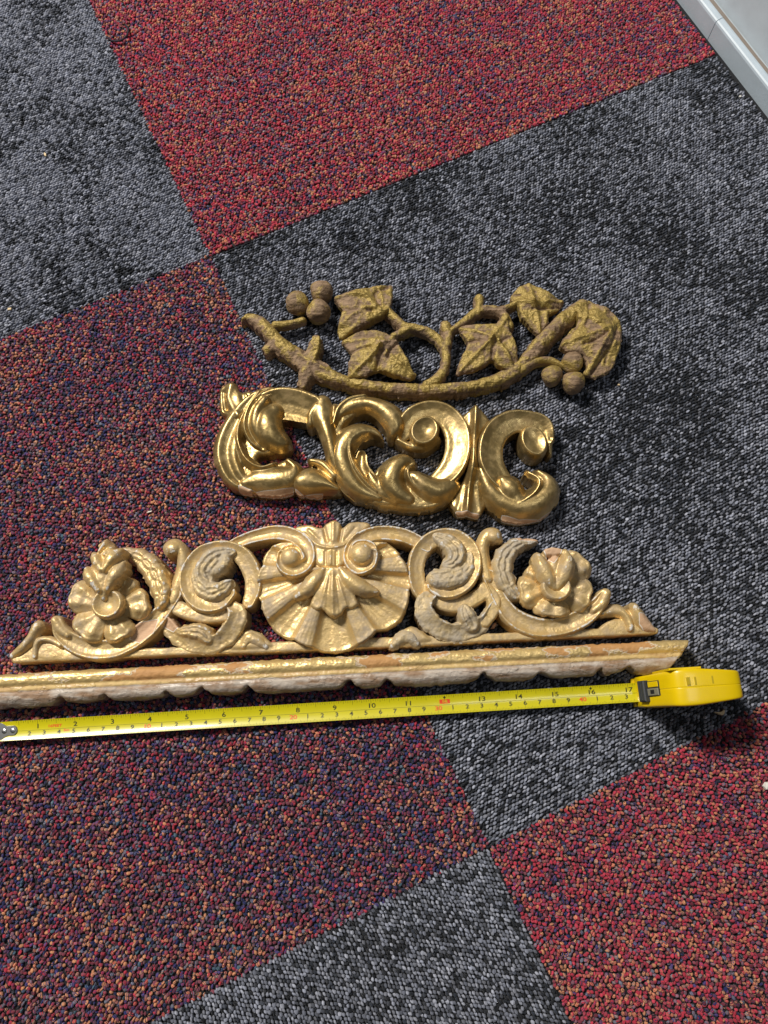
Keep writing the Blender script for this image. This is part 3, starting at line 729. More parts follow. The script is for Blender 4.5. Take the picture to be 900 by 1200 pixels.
# leaf arcs above the flowers
carve('leaf_arc', ped, W_, [ST('140,647,7 156,650,10 171,659,13 183,674,14 190,690,13 191,703,10 186,713,5', 'leafL', [1.4, 1.5, 1.9, 2.0, 1.9, 1.6], .8, lobes=(6, .3))], zmap=1.1, rough=.08, chip=.16)
carve('leaf_arc', ped, D_, [ST('630,633,3 613,636,7 600,642,11 590,655,13 588,670,13 593,685,12 601,696,9 608,701,5', 'leaf', [1.2, 1.5, 1.9, 2.0, 1.9, 1.5], .8, lobes=(6, .3))], zmap=1.1, rough=.08, chip=.16, bare=['602,627 634,627 634,635 618,634 606,635'])
# little curls
carve('curl', ped, W_, [ST('200,650,5 199,643,7 206,640,8 214,647,8 216,658,8 213,673,8 208,690,9 204,703,9', 'soft', [1.8, 1.9, 1.8, 1.6, 1.5], .55), EL(205, 645, 9, 8, 0, 2.1, .5)], **P)
carve('curl', ped, W_, [ST('584,634,5 580,626,6 571,627,7 566,636,8 565,648,8 567,662,9 571,678,9', 'soft', [1.8, 1.9, 1.8, 1.6, 1.5], .55), EL(577, 631, 9, 8, 0, 2.1, .5)], **P)
# scrolled acanthus volutes
carve('leaf_volute', ped, W_, [
    ST('292,706,8 297,691,10 296,673,11 288,656,11 275,646,10 258,643,9 240,648,9 228,659,9 222,673,10 223,688,11 231,701,12 244,708,12 259,706,11 270,696,8', 'chanR', [1.5, 1.55, 1.6, 1.7, 1.7, 1.75, 1.85, 1.9, 1.7], .55)], **P, chip=.06)
carve('inner_leaf', ped, D_, [
    ST('274,648,6 261,651,11 249,659,14 241,671,13 246,683,10', 'leaf', [1.7, 2.0, 2.15, 2.0, 1.7], .8, lobes=(5, .2)),
    ST('264,652,7 266,661,7 260,668,7 252,672,6', 'round', [1.9, 2.2, 1.9], .6),
    ST('230,670,5 235,686,10 246,695,12 260,693,11 271,683,5', 'leafL', [1.8, 2.1, 2.2, 1.8], .7, lobes=(4, .3))], zmap=1.1, rough=.10, chip=.16)
carve('leaf_volute', ped, W_, [
    ST('497,701,8 490,686,10 487,667,10 491,649,10 502,636,10 517,630,10 533,632,11 547,642,11 552,657,12 549,674,12 538,687,12 522,692,12 508,688,9', 'chanL', [1.5, 1.55, 1.6, 1.7, 1.75, 1.8, 1.9, 1.9, 1.7], .55)], **P, chip=.06)
carve('inner_leaf', ped, D_, [
    ST('509,629,6 524,637,12 534,650,13 530,661,10 520,664,6', 'leaf', [1.7, 2.1, 2.2, 1.9], .8, lobes=(5, .2)),
    ST('550,650,6 547,668,10 534,678,13 516,680,13 505,678,8', 'leafL', [1.7, 2.0, 2.2, 1.9], .7, lobes=(5, .3))], zmap=1.1, rough=.10, chip=.16)
# ribbons
carve('ribbon', ped, W_, [ST('198,706,8 212,714,9 228,720,8 245,723,8 264,721,8', 'flat', 1.3, .35)], **P)
carve('ribbon', ped, W_, [ST('508,702,7 522,709,8 538,709,9 553,703,9 570,692,9', 'flat', 1.3, .35), ST('568,690,9 578,702,9 577,716,8 568,728,8', 'flat', 1.3, .35)], **P)
# lower acanthus leaves
carve('lower_leaf', ped, W_, [
    ST('194,729,9 204,743,10 219,753,10 238,757,10 256,753,11 269,743,12 278,729,12 279,717,10 271,711,6', 'chanL', [1.4, 1.4, 1.5, 1.6, 1.8, 2.0, 2.0, 1.7], .6, lobes=(5, .1)),
    ST('210,741,5 224,740,9 238,742,11 246,750,8', 'leaf', [1.5, 1.85, 1.9, 1.7], .7, lobes=(3, .25)), ST('285,757,6 292,748,9 304,752,8 312,758,5', 'soft', [1.3, 1.4, 1.2], .5)], zmap=1.1, rough=.06, chip=.14, bare=['184,718 209,720 214,733 203,741 192,735'])
carve('lower_leaf', ped, D_, [
    ST('507,698,6 498,704,10 497,717,11 505,730,12 520,739,11 541,741,11 559,735,10 571,724,8 579,710,7', 'chanL', [1.7, 2.0, 2.0, 1.8, 1.6, 1.6, 1.5, 1.4], .6, lobes=(6, .12)),
    ST('543,712,6 546,723,11 553,734,11', 'leaf', [1.7, 2.0, 1.7], .7, lobes=(3, .2)), ST('488,754,6 479,746,9 468,750,8 460,757,5', 'soft', [1.3, 1.4, 1.2], .5)], zmap=1.1, rough=.07, chip=.142)

# the shell
SEC = [(318, 640, 'F'), (307, 663, 'R'), (300, 682, 'F'), (305, 706, 'R'), (313, 728, 'F'), (344, 751, 'R'), (365, 760, 'F'), (420, 757, 'R'), (442, 741, 'F'), (476, 717, 'R'), (481, 692, 'F'), (480, 672, 'R'), (470, 652, 'F'), (452, 636, 'E')]
def shell_outline():
    c = np.array([388., 668.]); out = []
    for (x, y, t), (x2, y2, _) in zip(SEC[:-1], SEC[1:]):
        a, b = np.array([x, y], float), np.array([x2, y2], float)
        L = np.linalg.norm(b - a)
        for f in (0, .25, .5, .75):
            p = a + (b - a) * f; d = (p - c) / np.linalg.norm(p - c)
            bulge = (.10 * L + 1.0 if t == 'F' else .02 * L) * (1 - (2 * f - 1) ** 2) - (1.2 if f == 0 else 0)
            out.append(p + d * bulge)
    out += [np.array(p, float) for p in ((452, 636), (420, 634), (388, 636), (350, 636), (330, 636))]
    return ' '.join('%.1f,%.1f' % tuple(p) for p in out)
SHELL_OUT = shell_outline()
def shell_shape(zmap):
    c = S(388, 668, zmap)
    A = nums(SHELL_OUT); Q = smooth_closed(S(A[:, 0], A[:, 1], zmap), 8) - c
    th = np.arctan2(Q[:, 1], Q[:, 0]); rr = np.hypot(Q[:, 0], Q[:, 1]); o = np.argsort(th); th, rr = th[o], rr[o]
    bd = [(math.atan2(*(S(x, y, zmap) - c)[::-1]), t) for x, y, t in SEC]
    bd = [(((a - bd[0][0]) % (2 * math.pi)), t) for a, t in bd]; a0 = math.atan2(*(S(SEC[0][0], SEC[0][1], zmap) - c)[::-1])
    def gm(X, Y):
        a = (np.arctan2(Y - c[1], X - c[0]) - a0) % (2 * math.pi); g = np.zeros(X.shape)
        for (p, k), (p2, _) in zip(bd[:-1], bd[1:]):
            if k == 'R': g = np.where((a >= p) & (a < p2), .13, g)
        return g - .05
    def f(X, Y, d):
        x, y = X - c[0], Y - c[1]; r = np.hypot(x, y); t = np.arctan2(y, x)
        R = np.interp(t, th, rr, period=2 * math.pi); q = np.clip(r / R, 0, 1)
        a = (t - a0) % (2 * math.pi)
        h = .30 * (1 - q) ** 1.2
        amp = np.clip((q - .1) / .3, 0, 1)
        for (p, k), (p2, _) in zip(bd[:-1], bd[1:]):
            s = np.clip((a - p) / (p2 - p), 0, 1); m = (a >= p) & (a < p2)
            w = np.sqrt(np.clip(1 - (2 * s - 1) ** 2, 0, 1)) if k == 'R' else np.clip(1 - (2 * s - 1) ** 4, 0, 1) ** 1.0
            fine = .012 * np.cos((2 * s - 1) * 13)
            h = h + np.where(m, ((.14 if k == 'R' else -.46) * w + fine) * amp, 0)
        return h + .10 * np.exp(-((1 - q) / .045) ** 2)
    return f, gm
_ss, _sg = shell_shape(2.0)
shell = carve('scallop_shell', ped, W_, [PL(SHELL_OUT, '388,668,1.75 300,690,1.65 480,690,1.65 392,760,1.45', .35, .14, (), lambda X, Y, d: _ss(X, Y, d))], zmap=1.4, zbot=.35, rough=.03, chip=.1, grime=_sg)
carve('shell_fan', shell, W_, [
    PL('374,666 388,664 402,667 406,684 416,698 420,708 413,714 406,713 400,720 392,724 384,720 377,714 370,715 363,709 367,698 372,684', '388,668,2.35 390,722,2.15 366,710,2.1 417,709,2.1 390,695,2.5', .3, .2,
       [('390,672 390,720', .14, .14), ('385,678 374,715', .10, .1), ('396,678 407,714', .10, .1), ('387,676 382,719', -.08, .08), ('394,676 399,719', -.08, .08)]),
    ST('379,668,5 371,679,10 361,690,10 348,699,5', 'soft', [2.5, 2.75, 2.7, 2.3], .6),
    ST('399,668,5 409,680,10 423,689,10 441,694,5', 'soft', [2.5, 2.75, 2.7, 2.3], .6)], zmap=2.0, zbot=1.2, rough=.03, chip=.06)
# volutes of the crest
carve('volute', ped, W_, [
    ST('262,642,6 280,634,8 302,627,9 325,624,10 345,629,10 358,640,10 362,655,9 355,667,9 342,671,8 332,664,7 332,653,6', 'chan', [1.4, 1.5, 1.65, 1.9, 2.2, 2.5, 2.6, 2.6], .6),
    ST('330,660,5 335,648,6 347,646,6 353,655,6', 'chan', [2.3, 2.4, 2.45], .5), EL(342, 656, 11, 11, 0, 2.85, .5)], zmap=1.5, rough=.03, chip=.05)
carve('volute', ped, W_, [
    ST('501,641,6 488,633,9 468,626,10 445,625,10 426,631,10 413,643,9 411,658,9 420,668,9 433,664,8 437,652,7', 'chan', [1.4, 1.5, 1.65, 1.9, 2.2, 2.5, 2.6, 2.6], .6),
    ST('439,656,6 434,643,7 420,642,7 414,653,6', 'chan', [2.3, 2.4, 2.45], .5), EL(424, 653, 13, 13, 0, 2.95, .55)], zmap=1.5, rough=.03, chip=.05)
carve('crest', ped, W_, [
    PL('345,622 349,617 364,616 376,620 382,615 391,611 399,614 402,619 412,613 428,612 434,617 420,628 408,640 404,664 388,668 372,664 368,640 358,629',
       '350,620,1.7 390,615,1.9 430,615,1.7 388,640,2.05 388,660,2.3 370,632,1.9 408,632,1.9', .3, .2,
       [('379,616 384,636', -.3, .10), ('401,618 398,636', -.3, .10), ('391,613 391,636', .14, .13), ('356,626 372,640 388,644 404,640 420,626', .22, .08), ('362,622 374,634', -.12, .1), ('416,620 405,634', -.12, .1),
        ('382,648 382,664', -.2, .06), ('395,648 395,664', -.2, .06), ('388,648 388,664', .14, .08)])], zmap=1.5, zbot=.3, rough=.03, chip=.08)

def flower(cx, cy, petals, zc, mat, cup):
    f = empty('flower'); f.parent = ped
    f.matrix_parent_inverse = Matrix.Translation(-Vector(ped.location))
    for i, (ang, ln, wd) in enumerate(petals):
        a = math.radians(ang); ca, sa = math.cos(a), math.sin(a)
        def pt(r, w): return '%.2f,%.2f' % (cx + r * ca - w * sa, cy + r * sa + w * ca)
        o = ' '.join(pt(r, w) for r, w in ((6, -7), (ln * .45, -wd * .78), (ln * .72, -wd), (ln * .9, -wd * .82), (ln * .99, -wd * .42), (ln * .985, -.5), (ln * 1.0, wd * .42), (ln * .9, wd * .85), (ln * .7, wd), (ln * .45, wd * .76), (6, 7)))
        zp = ' '.join(pt(r, w) + ',%.2f' % z for r, w, z in ((8, 0, zc - .15), (ln * .5, 0, zc - .12), (ln * .72, wd * .4, zc + .02), (ln * .72, -wd * .4, zc + .02), (ln * .95, 0, zc - .12), (ln * .75, wd, zc - .55), (ln * .75, -wd, zc - .55), (ln * .4, wd * .75, zc - .5), (ln * .4, -wd * .75, zc - .5)))
        veins = [(pt(10, 0) + ' ' + pt(ln * .9, -.5), -.03, .2), (pt(12, -3) + ' ' + pt(ln * .85, -wd * .5), .05, .2), (pt(12, 3) + ' ' + pt(ln * .85, wd * .5), .05, .2),
                 (pt(ln * .72, -wd * .9) + ' ' + pt(ln * .95, -wd * .4) + ' ' + pt(ln * .93, 0) + ' ' + pt(ln * .95, wd * .4) + ' ' + pt(ln * .72, wd * .9), .07, .07)]
        carve('petal', f, mat, [PL(o, zp, .22, .14, veins)], zmap=zc - .2, zbot=zc - .75 - .02 * i, rough=.04, chip=.1)
    carve('flower_cup', f, mat, [EL(cx + cup[0], cy + cup[1], cup[2], cup[2] * .95, 0, zc + .75, .35, cup[3])], zmap=zc + .3, zbot=zc - .4, rough=.02)
    return f
f1 = flower(125, 712, [(-100, 44, 20), (-52, 46, 18), (-9, 49, 20), (64, 41, 20), (136, 46, 22), (203, 47, 21)], 2.0, W_, (2, -4, 19, .45))
carve('bud', f1, W_, [
    ST('122,700,7 121,686,13 122,669,17 126,653,14 126,641,7 124,632,2', 'soft', [2.7, 3.0, 3.1, 2.9, 2.6, 2.3], .8),
    ST('103,668,4 109,678,8 119,693,5', 'soft', [2.9, 3.3, 3.1], .5), ST('146,661,4 138,674,9 128,692,5', 'soft', [2.9, 3.35, 3.1], .5),
    ST('111,650,3 116,658,7 123,670,5', 'soft', [2.9, 3.35, 3.4], .45), ST('143,646,4 135,655,8 127,670,5', 'soft', [2.9, 3.4, 3.4], .45),
    ST('119,648,4 123,640,5 124,632,2', 'ridge', [3.1, 3.0, 2.5], .4), ST('131,646,5 127,652,4', 'soft', [3.0, 3.3], .4)], zmap=2.4, zbot=1.3, rough=.06, chip=.12)
f2 = flower(651, 688, [(-100, 42, 20), (-47, 49, 22), (16, 44, 22), (97, 35, 23), (172, 43, 21), (222, 41, 18)], 2.0, W_, (0, 0, 18, .3))
carve('bud', f2, W_, [
    ST('649,689,6 641,677,11 634,663,10 631,652,6', 'soft', [2.7, 3.1, 3.1, 2.7], .7), ST('653,689,6 660,674,11 664,660,9 662,648,6', 'soft', [2.7, 3.1, 3.2, 2.8], .7),
    ST('650,686,5 648,670,8 650,655,6', 'soft', [2.7, 2.7, 2.65], .4), ST('640,648,4 648,647,5 656,647,4', 'flat', 2.7, .3)], zmap=2.4, zbot=1.3, rough=.05, chip=.12, bare=['635,643 659,641 655,652 648,661 640,654'])

# ------------------------------------------------------------------ broken moulding strip
BOT = '-60,834 0,830 30,829 55,827 66,823 73,816 82,823 105,823 117,820 124,814 133,821 165,820 188,817 196,810 206,817 226,814 238,805 249,814 270,814 283,811 291,803 301,812 330,812 365,809 395,807 410,797 423,806 445,804 453,796 466,803 500,804 545,800 558,796 567,788 579,797 600,798 622,796 634,788 650,794 680,793 695,792 704,783 711,791 727,787 737,781 749,790 766,790 781,787'
TOPE = '789,778 800,763 806,752 800,750 740,753 660,757 560,761 450,767 330,773 200,780 100,785 0,791 -60,794'
_tl = S([-60, 803], [794, 749.5], 1.3); _bl = S([-60, 760], [832, 789], 1.3)
def strip_q(X, Y):
    def yl(a): return a[0, 1] + (X - a[0, 0]) * (a[1, 1] - a[0, 1]) / (a[1, 0] - a[0, 0])
    t, b = yl(_tl), yl(_bl)
    return (t - Y) / (t - b)
_mx = np.array([-.2, 0, .06, .18, .30, .38, .42, .47, .53, .58, .63, .80, .92, 1.0, 1.2])
_mz = np.array([-.4, -.18, .10, .22, .20, .08, .0, .08, .08, -.02, .10, .02, -.22, -.45, -.6])
mould = carve('moulding_strip', None, M['moulding'], [PL(BOT + ' ' + TOPE, '0,800,1.35 400,790,1.35 790,770,1.3', .16, .12, (), lambda X, Y, d: np.interp(strip_q(X, Y), _mx, _mz))],
              zmap=1.0, zbot=0, rough=.05, chip=.10, res=.055, zone=lambda X, Y: np.clip(strip_q(X, Y), 0, 1))
tag(mould, 'long broken moulding strip, flaked gilding above whitish gesso, beside the tape', 'moulding')

# ------------------------------------------------------------------ tape measure
T0 = np.array([-26.23, .03]); TA = .0597
tape = tag(empty('tape_measure', (T0[0] * CM, T0[1] * CM, 0)), 'yellow tape measure pulled out along the moulding strip', 'tape measure')
TX = np.array([math.cos(TA), math.sin(TA)]); TY = np.array([-TX[1], TX[0]])
BW = .635
def blade_z(a, c): return .49 + .125 * (c / BW) ** 2 + .10 * math.exp(-a * .8) * 0 + .25 * max(0, (a - 40) / 4.4) ** 2 + .012 * math.sin(a * .9)
def tp(a, c, z): q = T0 + a * TX + c * TY; return (q[0], q[1], z)
nA, nC = 180, 14; LEN = 44.2
V = []; F = []
for lay in (0, -.02):
    for i in range(nA + 1):
        a = .02 + (LEN - .02) * i / nA
        for j in range(nC + 1):
            c = BW * (2 * j / nC - 1); V.append(tp(a, c, blade_z(a, c) + lay))
n1 = (nA + 1) * (nC + 1)
for i in range(nA):
    for j in range(nC):
        p = i * (nC + 1) + j
        F.append((p, p + nC + 1, p + nC + 2, p + 1)); F.append((n1 + p, n1 + p + 1, n1 + p + nC + 2, n1 + p + nC + 1))
    for j in (0, nC):
        p = i * (nC + 1) + j; q = (p, p + nC + 1, n1 + p + nC + 1, n1 + p); F.append(q if j == nC else q[::-1])
blade = mesh_obj('blade', V, F, M['tape_yellow'], tape)
for e in blade.data.edges:                       # crisp rolled margins
    a_, b_ = (v % n1 % (nC + 1) for v in e.vertices)
    if a_ == b_ and a_ in (0, nC): e.use_edge_sharp = True

ink = {'black': ([], []), 'red': ([], []), 'yellow': ([], [])}
def put(colr, pts, faces, dz=.006):
    Vs, Fs = ink[colr]; o = len(Vs)
    for a, c in pts: Vs.append(tp(a, c, blade_z(a, c) + dz))
    for f in faces: Fs.append(tuple(o + k for k in f))
def rect(colr, a0, a1, c0, c1, dz=.006):
    n = max(1, int(abs(c1 - c0) / .12)); m = max(1, int((a1 - a0) / 1.5))
    pts = []; fs = []
    for i in range(m + 1):
        for j in range(n + 1): pts.append((a0 + (a1 - a0) * i / m, c0 + (c1 - c0) * j / n))
    for i in range(m):
        for j in range(n):
            p = i * (n + 1) + j; fs.append((p, p + n + 1, p + n + 2, p + 1))
    put(colr, pts, fs, dz)
def text(colr, s, a, c, size, dz=.007, sx=1.35):
    cu = bpy.data.curves.new('t', 'FONT'); cu.body = s; cu.size = size; cu.align_x = 'CENTER'; cu.align_y = 'CENTER'; cu.resolution_u = 3; cu.offset = .006
    ob = bpy.data.objects.new('t', cu); COL.objects.link(ob)
    me = bpy.data.meshes.new_from_object(ob)
    pts = [(a + v.co.x * sx, c + v.co.y) for v in me.vertices]; fs = [tuple(p.vertices) for p in me.polygons]
    bpy.data.objects.remove(ob); bpy.data.curves.remove(cu); bpy.data.meshes.remove(me)
    put(colr, pts, fs, dz)
LW = .016
rect('black', .9, LEN - .05, -.035 - LW / 2, -.035 + LW / 2, .005)
for i in range(1, int(LEN / 2.54 * 16)):
    a = i * 2.54 / 16
    if a < 1.1: continue
    l = .42 if i % 16 == 0 else .27 if i % 8 == 0 else .19 if i % 4 == 0 else .14 if i % 2 == 0 else .10
    if a < LEN - .1: rect('black', a - LW / 2, a + LW / 2, BW - .02 - l, BW - .02)
for i in range(11, int(LEN * 10)):
    a = i * .1
    l = .56 if i % 10 == 0 else .17 if i % 5 == 0 else .10
    rect('black', a - LW / 2, a + LW / 2, -BW + .02, -BW + .02 + l)
for k in range(1, 18):
    if k == 12: continue
    text('black', str(k), k * 2.54 + .03, .20, .43)
rect('red', 12 * 2.54 - .36, 12 * 2.54 + .36, .05, .33, .006)
text('yellow', '1ft', 12 * 2.54, .19, .28, .010)
for k in (12, 16):
    a = k * 2.54; put('black', [(a - .10, .46), (a, .36), (a + .10, .46), (a, .56)], [(0, 1, 2, 3)])
for k in range(2, 45):
    if k > 44: break
    if k % 10 == 0: text('red', str(k), k + .02, -.25, .39)
    else: text('black', str(k % 10), k + .02, -.25, .39)
text('red', '16FEET', 3.72, .17, .25, sx=1.25)
text('red', '5m', 4.52, -.16, .22, sx=1.4)
for colr, mat in (('black', 'ink'), ('red', 'red_ink'), ('yellow', 'tape_yellow')):
    mesh_obj('printed_scale', ink[colr][0], ink[colr][1], M[mat], blade, smooth=False)['kind'] = 'stuff'

def prism(name, poly, z0, z1, mat, parent, bev=.03):
    """extruded outline (list of xy in cm) with a small chamfered upper edge"""
    P_ = np.array(poly); c = P_.mean(0); n = len(P_)
    V = [(x, y, z0) for x, y in P_] + [(x, y, z1 - bev) for x, y in P_]
    for x, y in P_:
        d = c - (x, y); L = np.linalg.norm(d); V.append((x + d[0] / L * bev, y + d[1] / L * bev, z1))
    F = [tuple(range(n))[::-1], tuple(range(2 * n, 3 * n))]
    for i in range(n):
        j = (i + 1) % n
        F += [(i, j, n + j, n + i), (n + i, n + j, 2 * n + j, 2 * n + i)]
    return mesh_obj(name, V, F, mat, parent, smooth=False)
hk = [(-.04, .60), (.12, .56), (.45, .36), (.75, .34), (.98, .36), (1.14, .26), (1.20, .06), (1.18, -.12), (1.05, -.28), (.85, -.32), (.6, -.30), (.35, -.40), (.15, -.58), (-.04, -.60)]
hookm = []; hz = .50
hook = prism('end_hook', [tp(a, c, 0)[:2] for a, c in hk], hz + .0, hz + .10, M['steel'], tape)
hv = [tp(a, c, z) for a in (-.10, -.02) for c, z in ((.60, hz + .09), (.60, .12), (.35, .0), (-.35, .0), (-.60, .12), (-.60, hz + .09))]
mesh_obj('hook_lip', hv, [tuple(range(6)), tuple(range(11, 5, -1))] + [(i, i + 6, (i + 1) % 6 + 6, (i + 1) % 6) for i in range(6)], M['steel'], hook, smooth=False)
for a in (.33, .92):
    V = []; F = []; n = 18
    for r, z in ((.17, .0), (.165, .035), (.13, .06), (.05, .068)):
        for j in range(n):
            t = 2 * math.pi * j / n; V.append(tp(a + r * math.cos(t), .02 + r * math.sin(t), hz + .10 + z))
    for k in range(3):
        for j in range(n): F.append((k * n + j, k * n + (j + 1) % n, (k + 1) * n + (j + 1) % n, (k + 1) * n + j))
    F.append(tuple(range(3 * n, 4 * n)))
    mesh_obj('rivet', V, F, M['steel'], hook)

# case: side outline (along the blade, height) swept across its thickness with rounded shoulders
CA0 = 43.75
side = [(a, z * .9 if z > 1.9 else z) for a, z in [(.10, .05), (.0, .25), (.0, 1.25), (.12, 1.55), (.30, 1.9), (.62, 3.2), (.95, 4.5), (1.15, 5.0), (1.5, 5.32), (2.4, 5.45), (3.5, 5.45), (4.7, 5.42), (5.4, 5.25), (5.68, 4.8), (5.75, 4.2), (5.78, 3.0), (5.78, 1.2), (5.5, .5), (5.1, .12), (4.5, .02), (2.0, .02)]]
def case_body():
    A = np.array(side); c = np.array([2.7, 2.7]); n = len(A)
    rows = []
    for cc, ins in ((-1.19, .30), (-1.18, .16), (-1.12, .05), (-1.0, .01), (-.5, .0), (-.08, 0), (-.03, .0), (0, .035), (.03, .0), (.08, 0), (.5, 0), (1.0, .01), (1.12, .05), (1.18, .16), (1.19, .30)):
        taper = []
        for a, z in A:
            d = c - (a, z); L = np.linalg.norm(d); p = np.array([a, z]) + d / L * ins
            k = 1.0 - .13 * max(0, (1.6 - a) / 1.6) - .24 * max(0, (a - 2.6) / 2.8)
            taper.append(tp(CA0 + p[0], cc * k, p[1]))
        rows.append(taper)
    V = [v for r_ in rows for v in r_]; F = []
    for i in range(len(rows) - 1):
        for j in range(n):
            a, b = i * n + j, i * n + (j + 1) % n; F.append((a, a + n, b + n, b))
    F.append(tuple(range(n))); F.append(tuple(range((len(rows) - 1) * n, len(rows) * n))[::-1])
    return V, F
V, F = case_body()
case = mesh_obj('case', V, F, M['case_yellow'], tape)
md = case.modifiers.new('soft', 'SUBSURF'); md.levels = 2; md.render_levels = 2
def front(s, c, off=0.0):
    """point on the sloping front of the case: s 0..1 from the mouth up to the shoulder"""
    a = .16 + s * (1.02 - .16); z = 1.6 + s * (4.28 - 1.6)
    nx, nz = -.952, .306
    q = tp(CA0 + a + nx * off, c, z + nz * off); return q
def slab(name, s0, s1, c0, c1, o0, o1, mat, parent, b=.04):
    V = [front(s, c, o0) for s, c in ((s0, c0), (s1, c0), (s1, c1), (s0, c1))]
    V += [front(s, c, o1 - b) for s, c in ((s0, c0), (s1, c0), (s1, c1), (s0, c1))]
    e = b / 3.3
    V += [front(s, c, o1) for s, c in ((s0 + e, c0 + b), (s1 - e, c0 + b), (s1 - e, c1 - b), (s0 + e, c1 - b))]
    F = [(0, 1, 2, 3), (8, 11, 10, 9)]
    for k in (0, 4):
        for i in range(4): F.append((k + i, k + 4 + i, k + 4 + (i + 1) % 4, k + (i + 1) % 4))
    return mesh_obj(name, V, F, mat, parent, smooth=False)
slab('button_slot', .12, .62, -.36, .62, -.2, .03, M['gapshade'], case)
slab('slot_step', .22, .60, .20, .58, -.2, .06, M['case_yellow'], case)
slab('slider', .20, .60, -.34, .14, -.2, .10, M['greyplastic'], case)
slab('slider_pit_shade', .32, .46, -.22, .04, -.1, .115, M['gapshade'], case, .01)  # thin dark slab on the slider, a pit's shade painted as colour
lk = slab('lock_button', -.05, .20, -.68, .70, -.1, .34, M['rubber'], case, .08)
for s in (.02, .09): slab('grip_rib', s - .012, s + .012, -.6, .62, .2, .365, M['rubber'], lk, .01)
def top_box(name, a0, a1, c0, c1, z0, z1, mat, parent, b=.02):
    V = [tp(CA0 + a, c, z) for z, e in ((z0, 0), (z1 - b, 0), (z1, b)) for a, c in ((a0 + e, c0 + e), (a1 - e, c0 + e), (a1 - e, c1 - e), (a0 + e, c1 - e))]
    F = [(3, 2, 1, 0), (8, 9, 10, 11)] + [(k + i, k + (i + 1) % 4, k + 4 + (i + 1) % 4, k + 4 + i) for k in (0, 4) for i in range(4)]
    return mesh_obj(name, V, F, mat, parent, smooth=False)
M['case_shaded'] = plain('case_yellow_shaded', srgb('b39a08'), .5)  # darker copy of the case yellow, recess shade put into the colour
for a, w in ((1.95, .20), (2.45, .10), (2.62, .0), (3.55, .12)):
    if w: top_box('moulded_mark', a, a + w, .12, .62, 4.75, 4.922 if a < 3 else 4.90, M['case_shaded'], case, .006)
top_box('belt_clip', 1.0, 3.1, 1.10, 1.26, 1.5, 4.7, M['case_yellow'], case, .05)
top_box('mouth_lip', -.16, .2, -.95, .95, .06, .34, M['case_yellow'], case, .05)

# ------------------------------------------------------------------ skirting by the wall
s0, s1 = S(793, 0, -.2), S(900, 138, -.2)
SD = (s1 - s0) / np.linalg.norm(s1 - s0); SN = np.array([-SD[1], SD[0]])
if SN[0] < 0: SN = -SN
def sk(t, n, z): q = s0 + t * SD + n * SN; return (q[0], q[1], z)
skirt = tag(empty('skirting_board', tuple(CM * x for x in sk(0, 0, 0))), 'grey white painted skirting board meeting the carpet in the corner', 'skirting')
def sweep(name, prof, t0, t1, mat, parent, n=30, wob=.0):
    V = []; F = []; m = len(prof)
    for i in range(n + 1):
        t = t0 + (t1 - t0) * i / n
        for (a, z) in prof: V.append(sk(t, a + wob * math.sin(t * .7 + a), z))
    for i in range(n):
        for j in range(m - 1):
            p = i * m + j; F.append((p, p + 1, p + m + 1, p + m))
    F.append(tuple(range(m))); F.append(tuple(range(n * m, n * m + m))[::-1])
    o = mesh_obj(name, V, F, mat, parent)
    o.data.polygons.foreach_set('use_smooth', np.zeros(len(o.data.polygons), bool)); return o
lowp = [(0, -.6), (.0, 1.50), (.06, 1.66), (.18, 1.74), (.55, 1.78), (.72, 1.74), (.78, 1.66), (.78, -.6)]
JOINT = 5.2
sweep('plinth_strip', lowp, -70, JOINT - .03, M['paint'], skirt)
sweep('plinth_strip', lowp, JOINT + .03, 60, M['paint'], skirt)
sweep('sealant_line', [(.76, -.6), (.76, 1.55), (1.0, 1.60), (1.15, 1.7), (1.15, -.6)], -70, 60, M['sealant'], skirt, 60, .03)
sweep('upper_board', [(1.1, -.6), (1.1, 1.6), (1.16, 1.75), (1.2, 6.8), (1.35, 7.0), (2.6, 7.0), (2.6, -.6)], -70, 60, M['paint2'], skirt)

# ------------------------------------------------------------------ crumbs and threads on the carpet
def crumb(name, u, v, pts, h, mat, label, cat, rz=0.0):
    c = S(u, v, .1); ca, sa = math.cos(rz), math.sin(rz); n = len(pts); r = random.Random(int(u * 7 + v))
    P_ = [(c[0] + x * ca - y * sa, c[1] + x * sa + y * ca) for x, y in pts]; m = np.mean(P_, 0)
    V = [(x, y, .04 + r.uniform(0, .03)) for x, y in P_] + [(m[0] + (x - m[0]) * .85, m[1] + (y - m[1]) * .85, .06 + h * r.uniform(.6, 1.1)) for x, y in P_]
    F = [tuple(range(n))[::-1], tuple(range(n, 2 * n))] + [(i, (i + 1) % n, n + (i + 1) % n, n + i) for i in range(n)]
    o = mesh_obj(name, V, F, mat, None, smooth=False)
    return tag(o, label, cat)
crumb('wood_chip', 843, 835, [(-.42, .04), (-.1, -.14), (.2, -.2), (.34, -.05), (.36, .24), (.2, .1), (0, .02)], .2, M['chip'], 'pale bent wood chip lying just below the tape case', 'wood chip')
crumb('wood_chip', 53, 181, [(-.22, .12), (-.1, -.08), (.12, -.16), (.2, -.06), (0, .12)], .1, M['chip'], 'tan wood sliver on the light grey tile, upper left', 'wood chip', -.6)
crumb('wood_chip', 11, 362, [(-.18, -.1), (.14, -.12), (.2, .06), (-.1, .12)], .1, M['chip'], 'pale wood crumb on the light grey tile at the left edge', 'wood chip', .3)
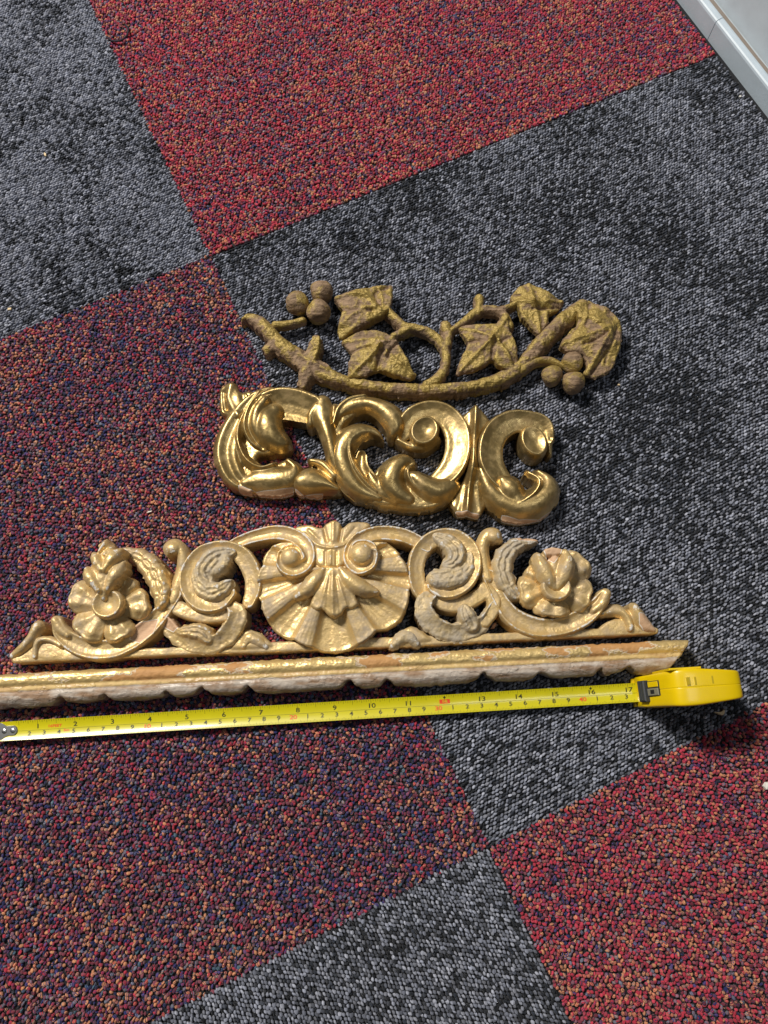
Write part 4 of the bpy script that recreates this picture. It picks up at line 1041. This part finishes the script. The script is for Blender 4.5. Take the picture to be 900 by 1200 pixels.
crumb('wood_chip', 579, 734, [(-.3, -.2), (.0, -.18), (.2, .18), (.05, .3), (-.12, .05)], .15, M['bare'], 'brown wood chip showing through a gap in the shell carving', 'wood chip')
crumb('lint_fleck', 175, 600, [(-.22, -.05), (.2, .0), (.22, .08), (-.1, .08)], .08, M['lint'], 'white fleck on the mottled purple tile left of the gold scrolls', 'lint', .2)
crumb('lint_fleck', 897, 921, [(-.2, .0), (-.05, -.25), (.3, -.25), (.3, .25), (0, .25)], .18, M['lint'], 'white scrap on the red tile at the right edge', 'lint')
crumb('lint_fleck', 867, 113, [(-.16, -.06), (.1, -.08), (.16, .06), (0, .1)], .1, M['lint'], 'white crumb beside the skirting board', 'lint')
crumb('lint_fleck', 725, 451, [(-.1, -.05), (.1, -.06), (.1, .06), (-.05, .08)], .1, M['chip'], 'tiny tan speck on dark grey carpet right of the ivy berries', 'lint')
def thread(name, pts, r, mat, label):
    xy = [S(u, v, z) for u, v, z in pts]; Q = catmull(np.column_stack([np.array(xy), [p[2] for p in pts]]), 8); V = []; F = []; n = 7
    for i, q in enumerate(Q):
        d = Q[min(i + 1, len(Q) - 1)] - Q[max(i - 1, 0)]; d /= np.linalg.norm(d) + 1e-9
        s = np.cross(d, [0, 0, 1.0]); s /= np.linalg.norm(s) + 1e-9; w = np.cross(s, d)
        for j in range(n): t = 2 * math.pi * j / n; V.append(q + r * (s * math.cos(t) + w * math.sin(t)))
    for i in range(len(Q) - 1):
        for j in range(n): F.append((i * n + j, i * n + (j + 1) % n, (i + 1) * n + (j + 1) % n, (i + 1) * n + j))
    F.append(tuple(range(n))[::-1]); F.append(tuple(range((len(Q) - 1) * n, len(Q) * n)))
    return tag(mesh_obj(name, V, F, mat), label, 'thread')
M['navy_yarn'] = plain('navy_yarn', srgb('1b1a26'), .9)
thread('loose_yarn', [(126, 44, .05), (133, 48, .25), (142, 47, .35), (149, 41, .35), (150, 33, .2), (147, 29, .05)], .085, M['navy_yarn'], 'dark loop of yarn pulled loose near the red tile corner')
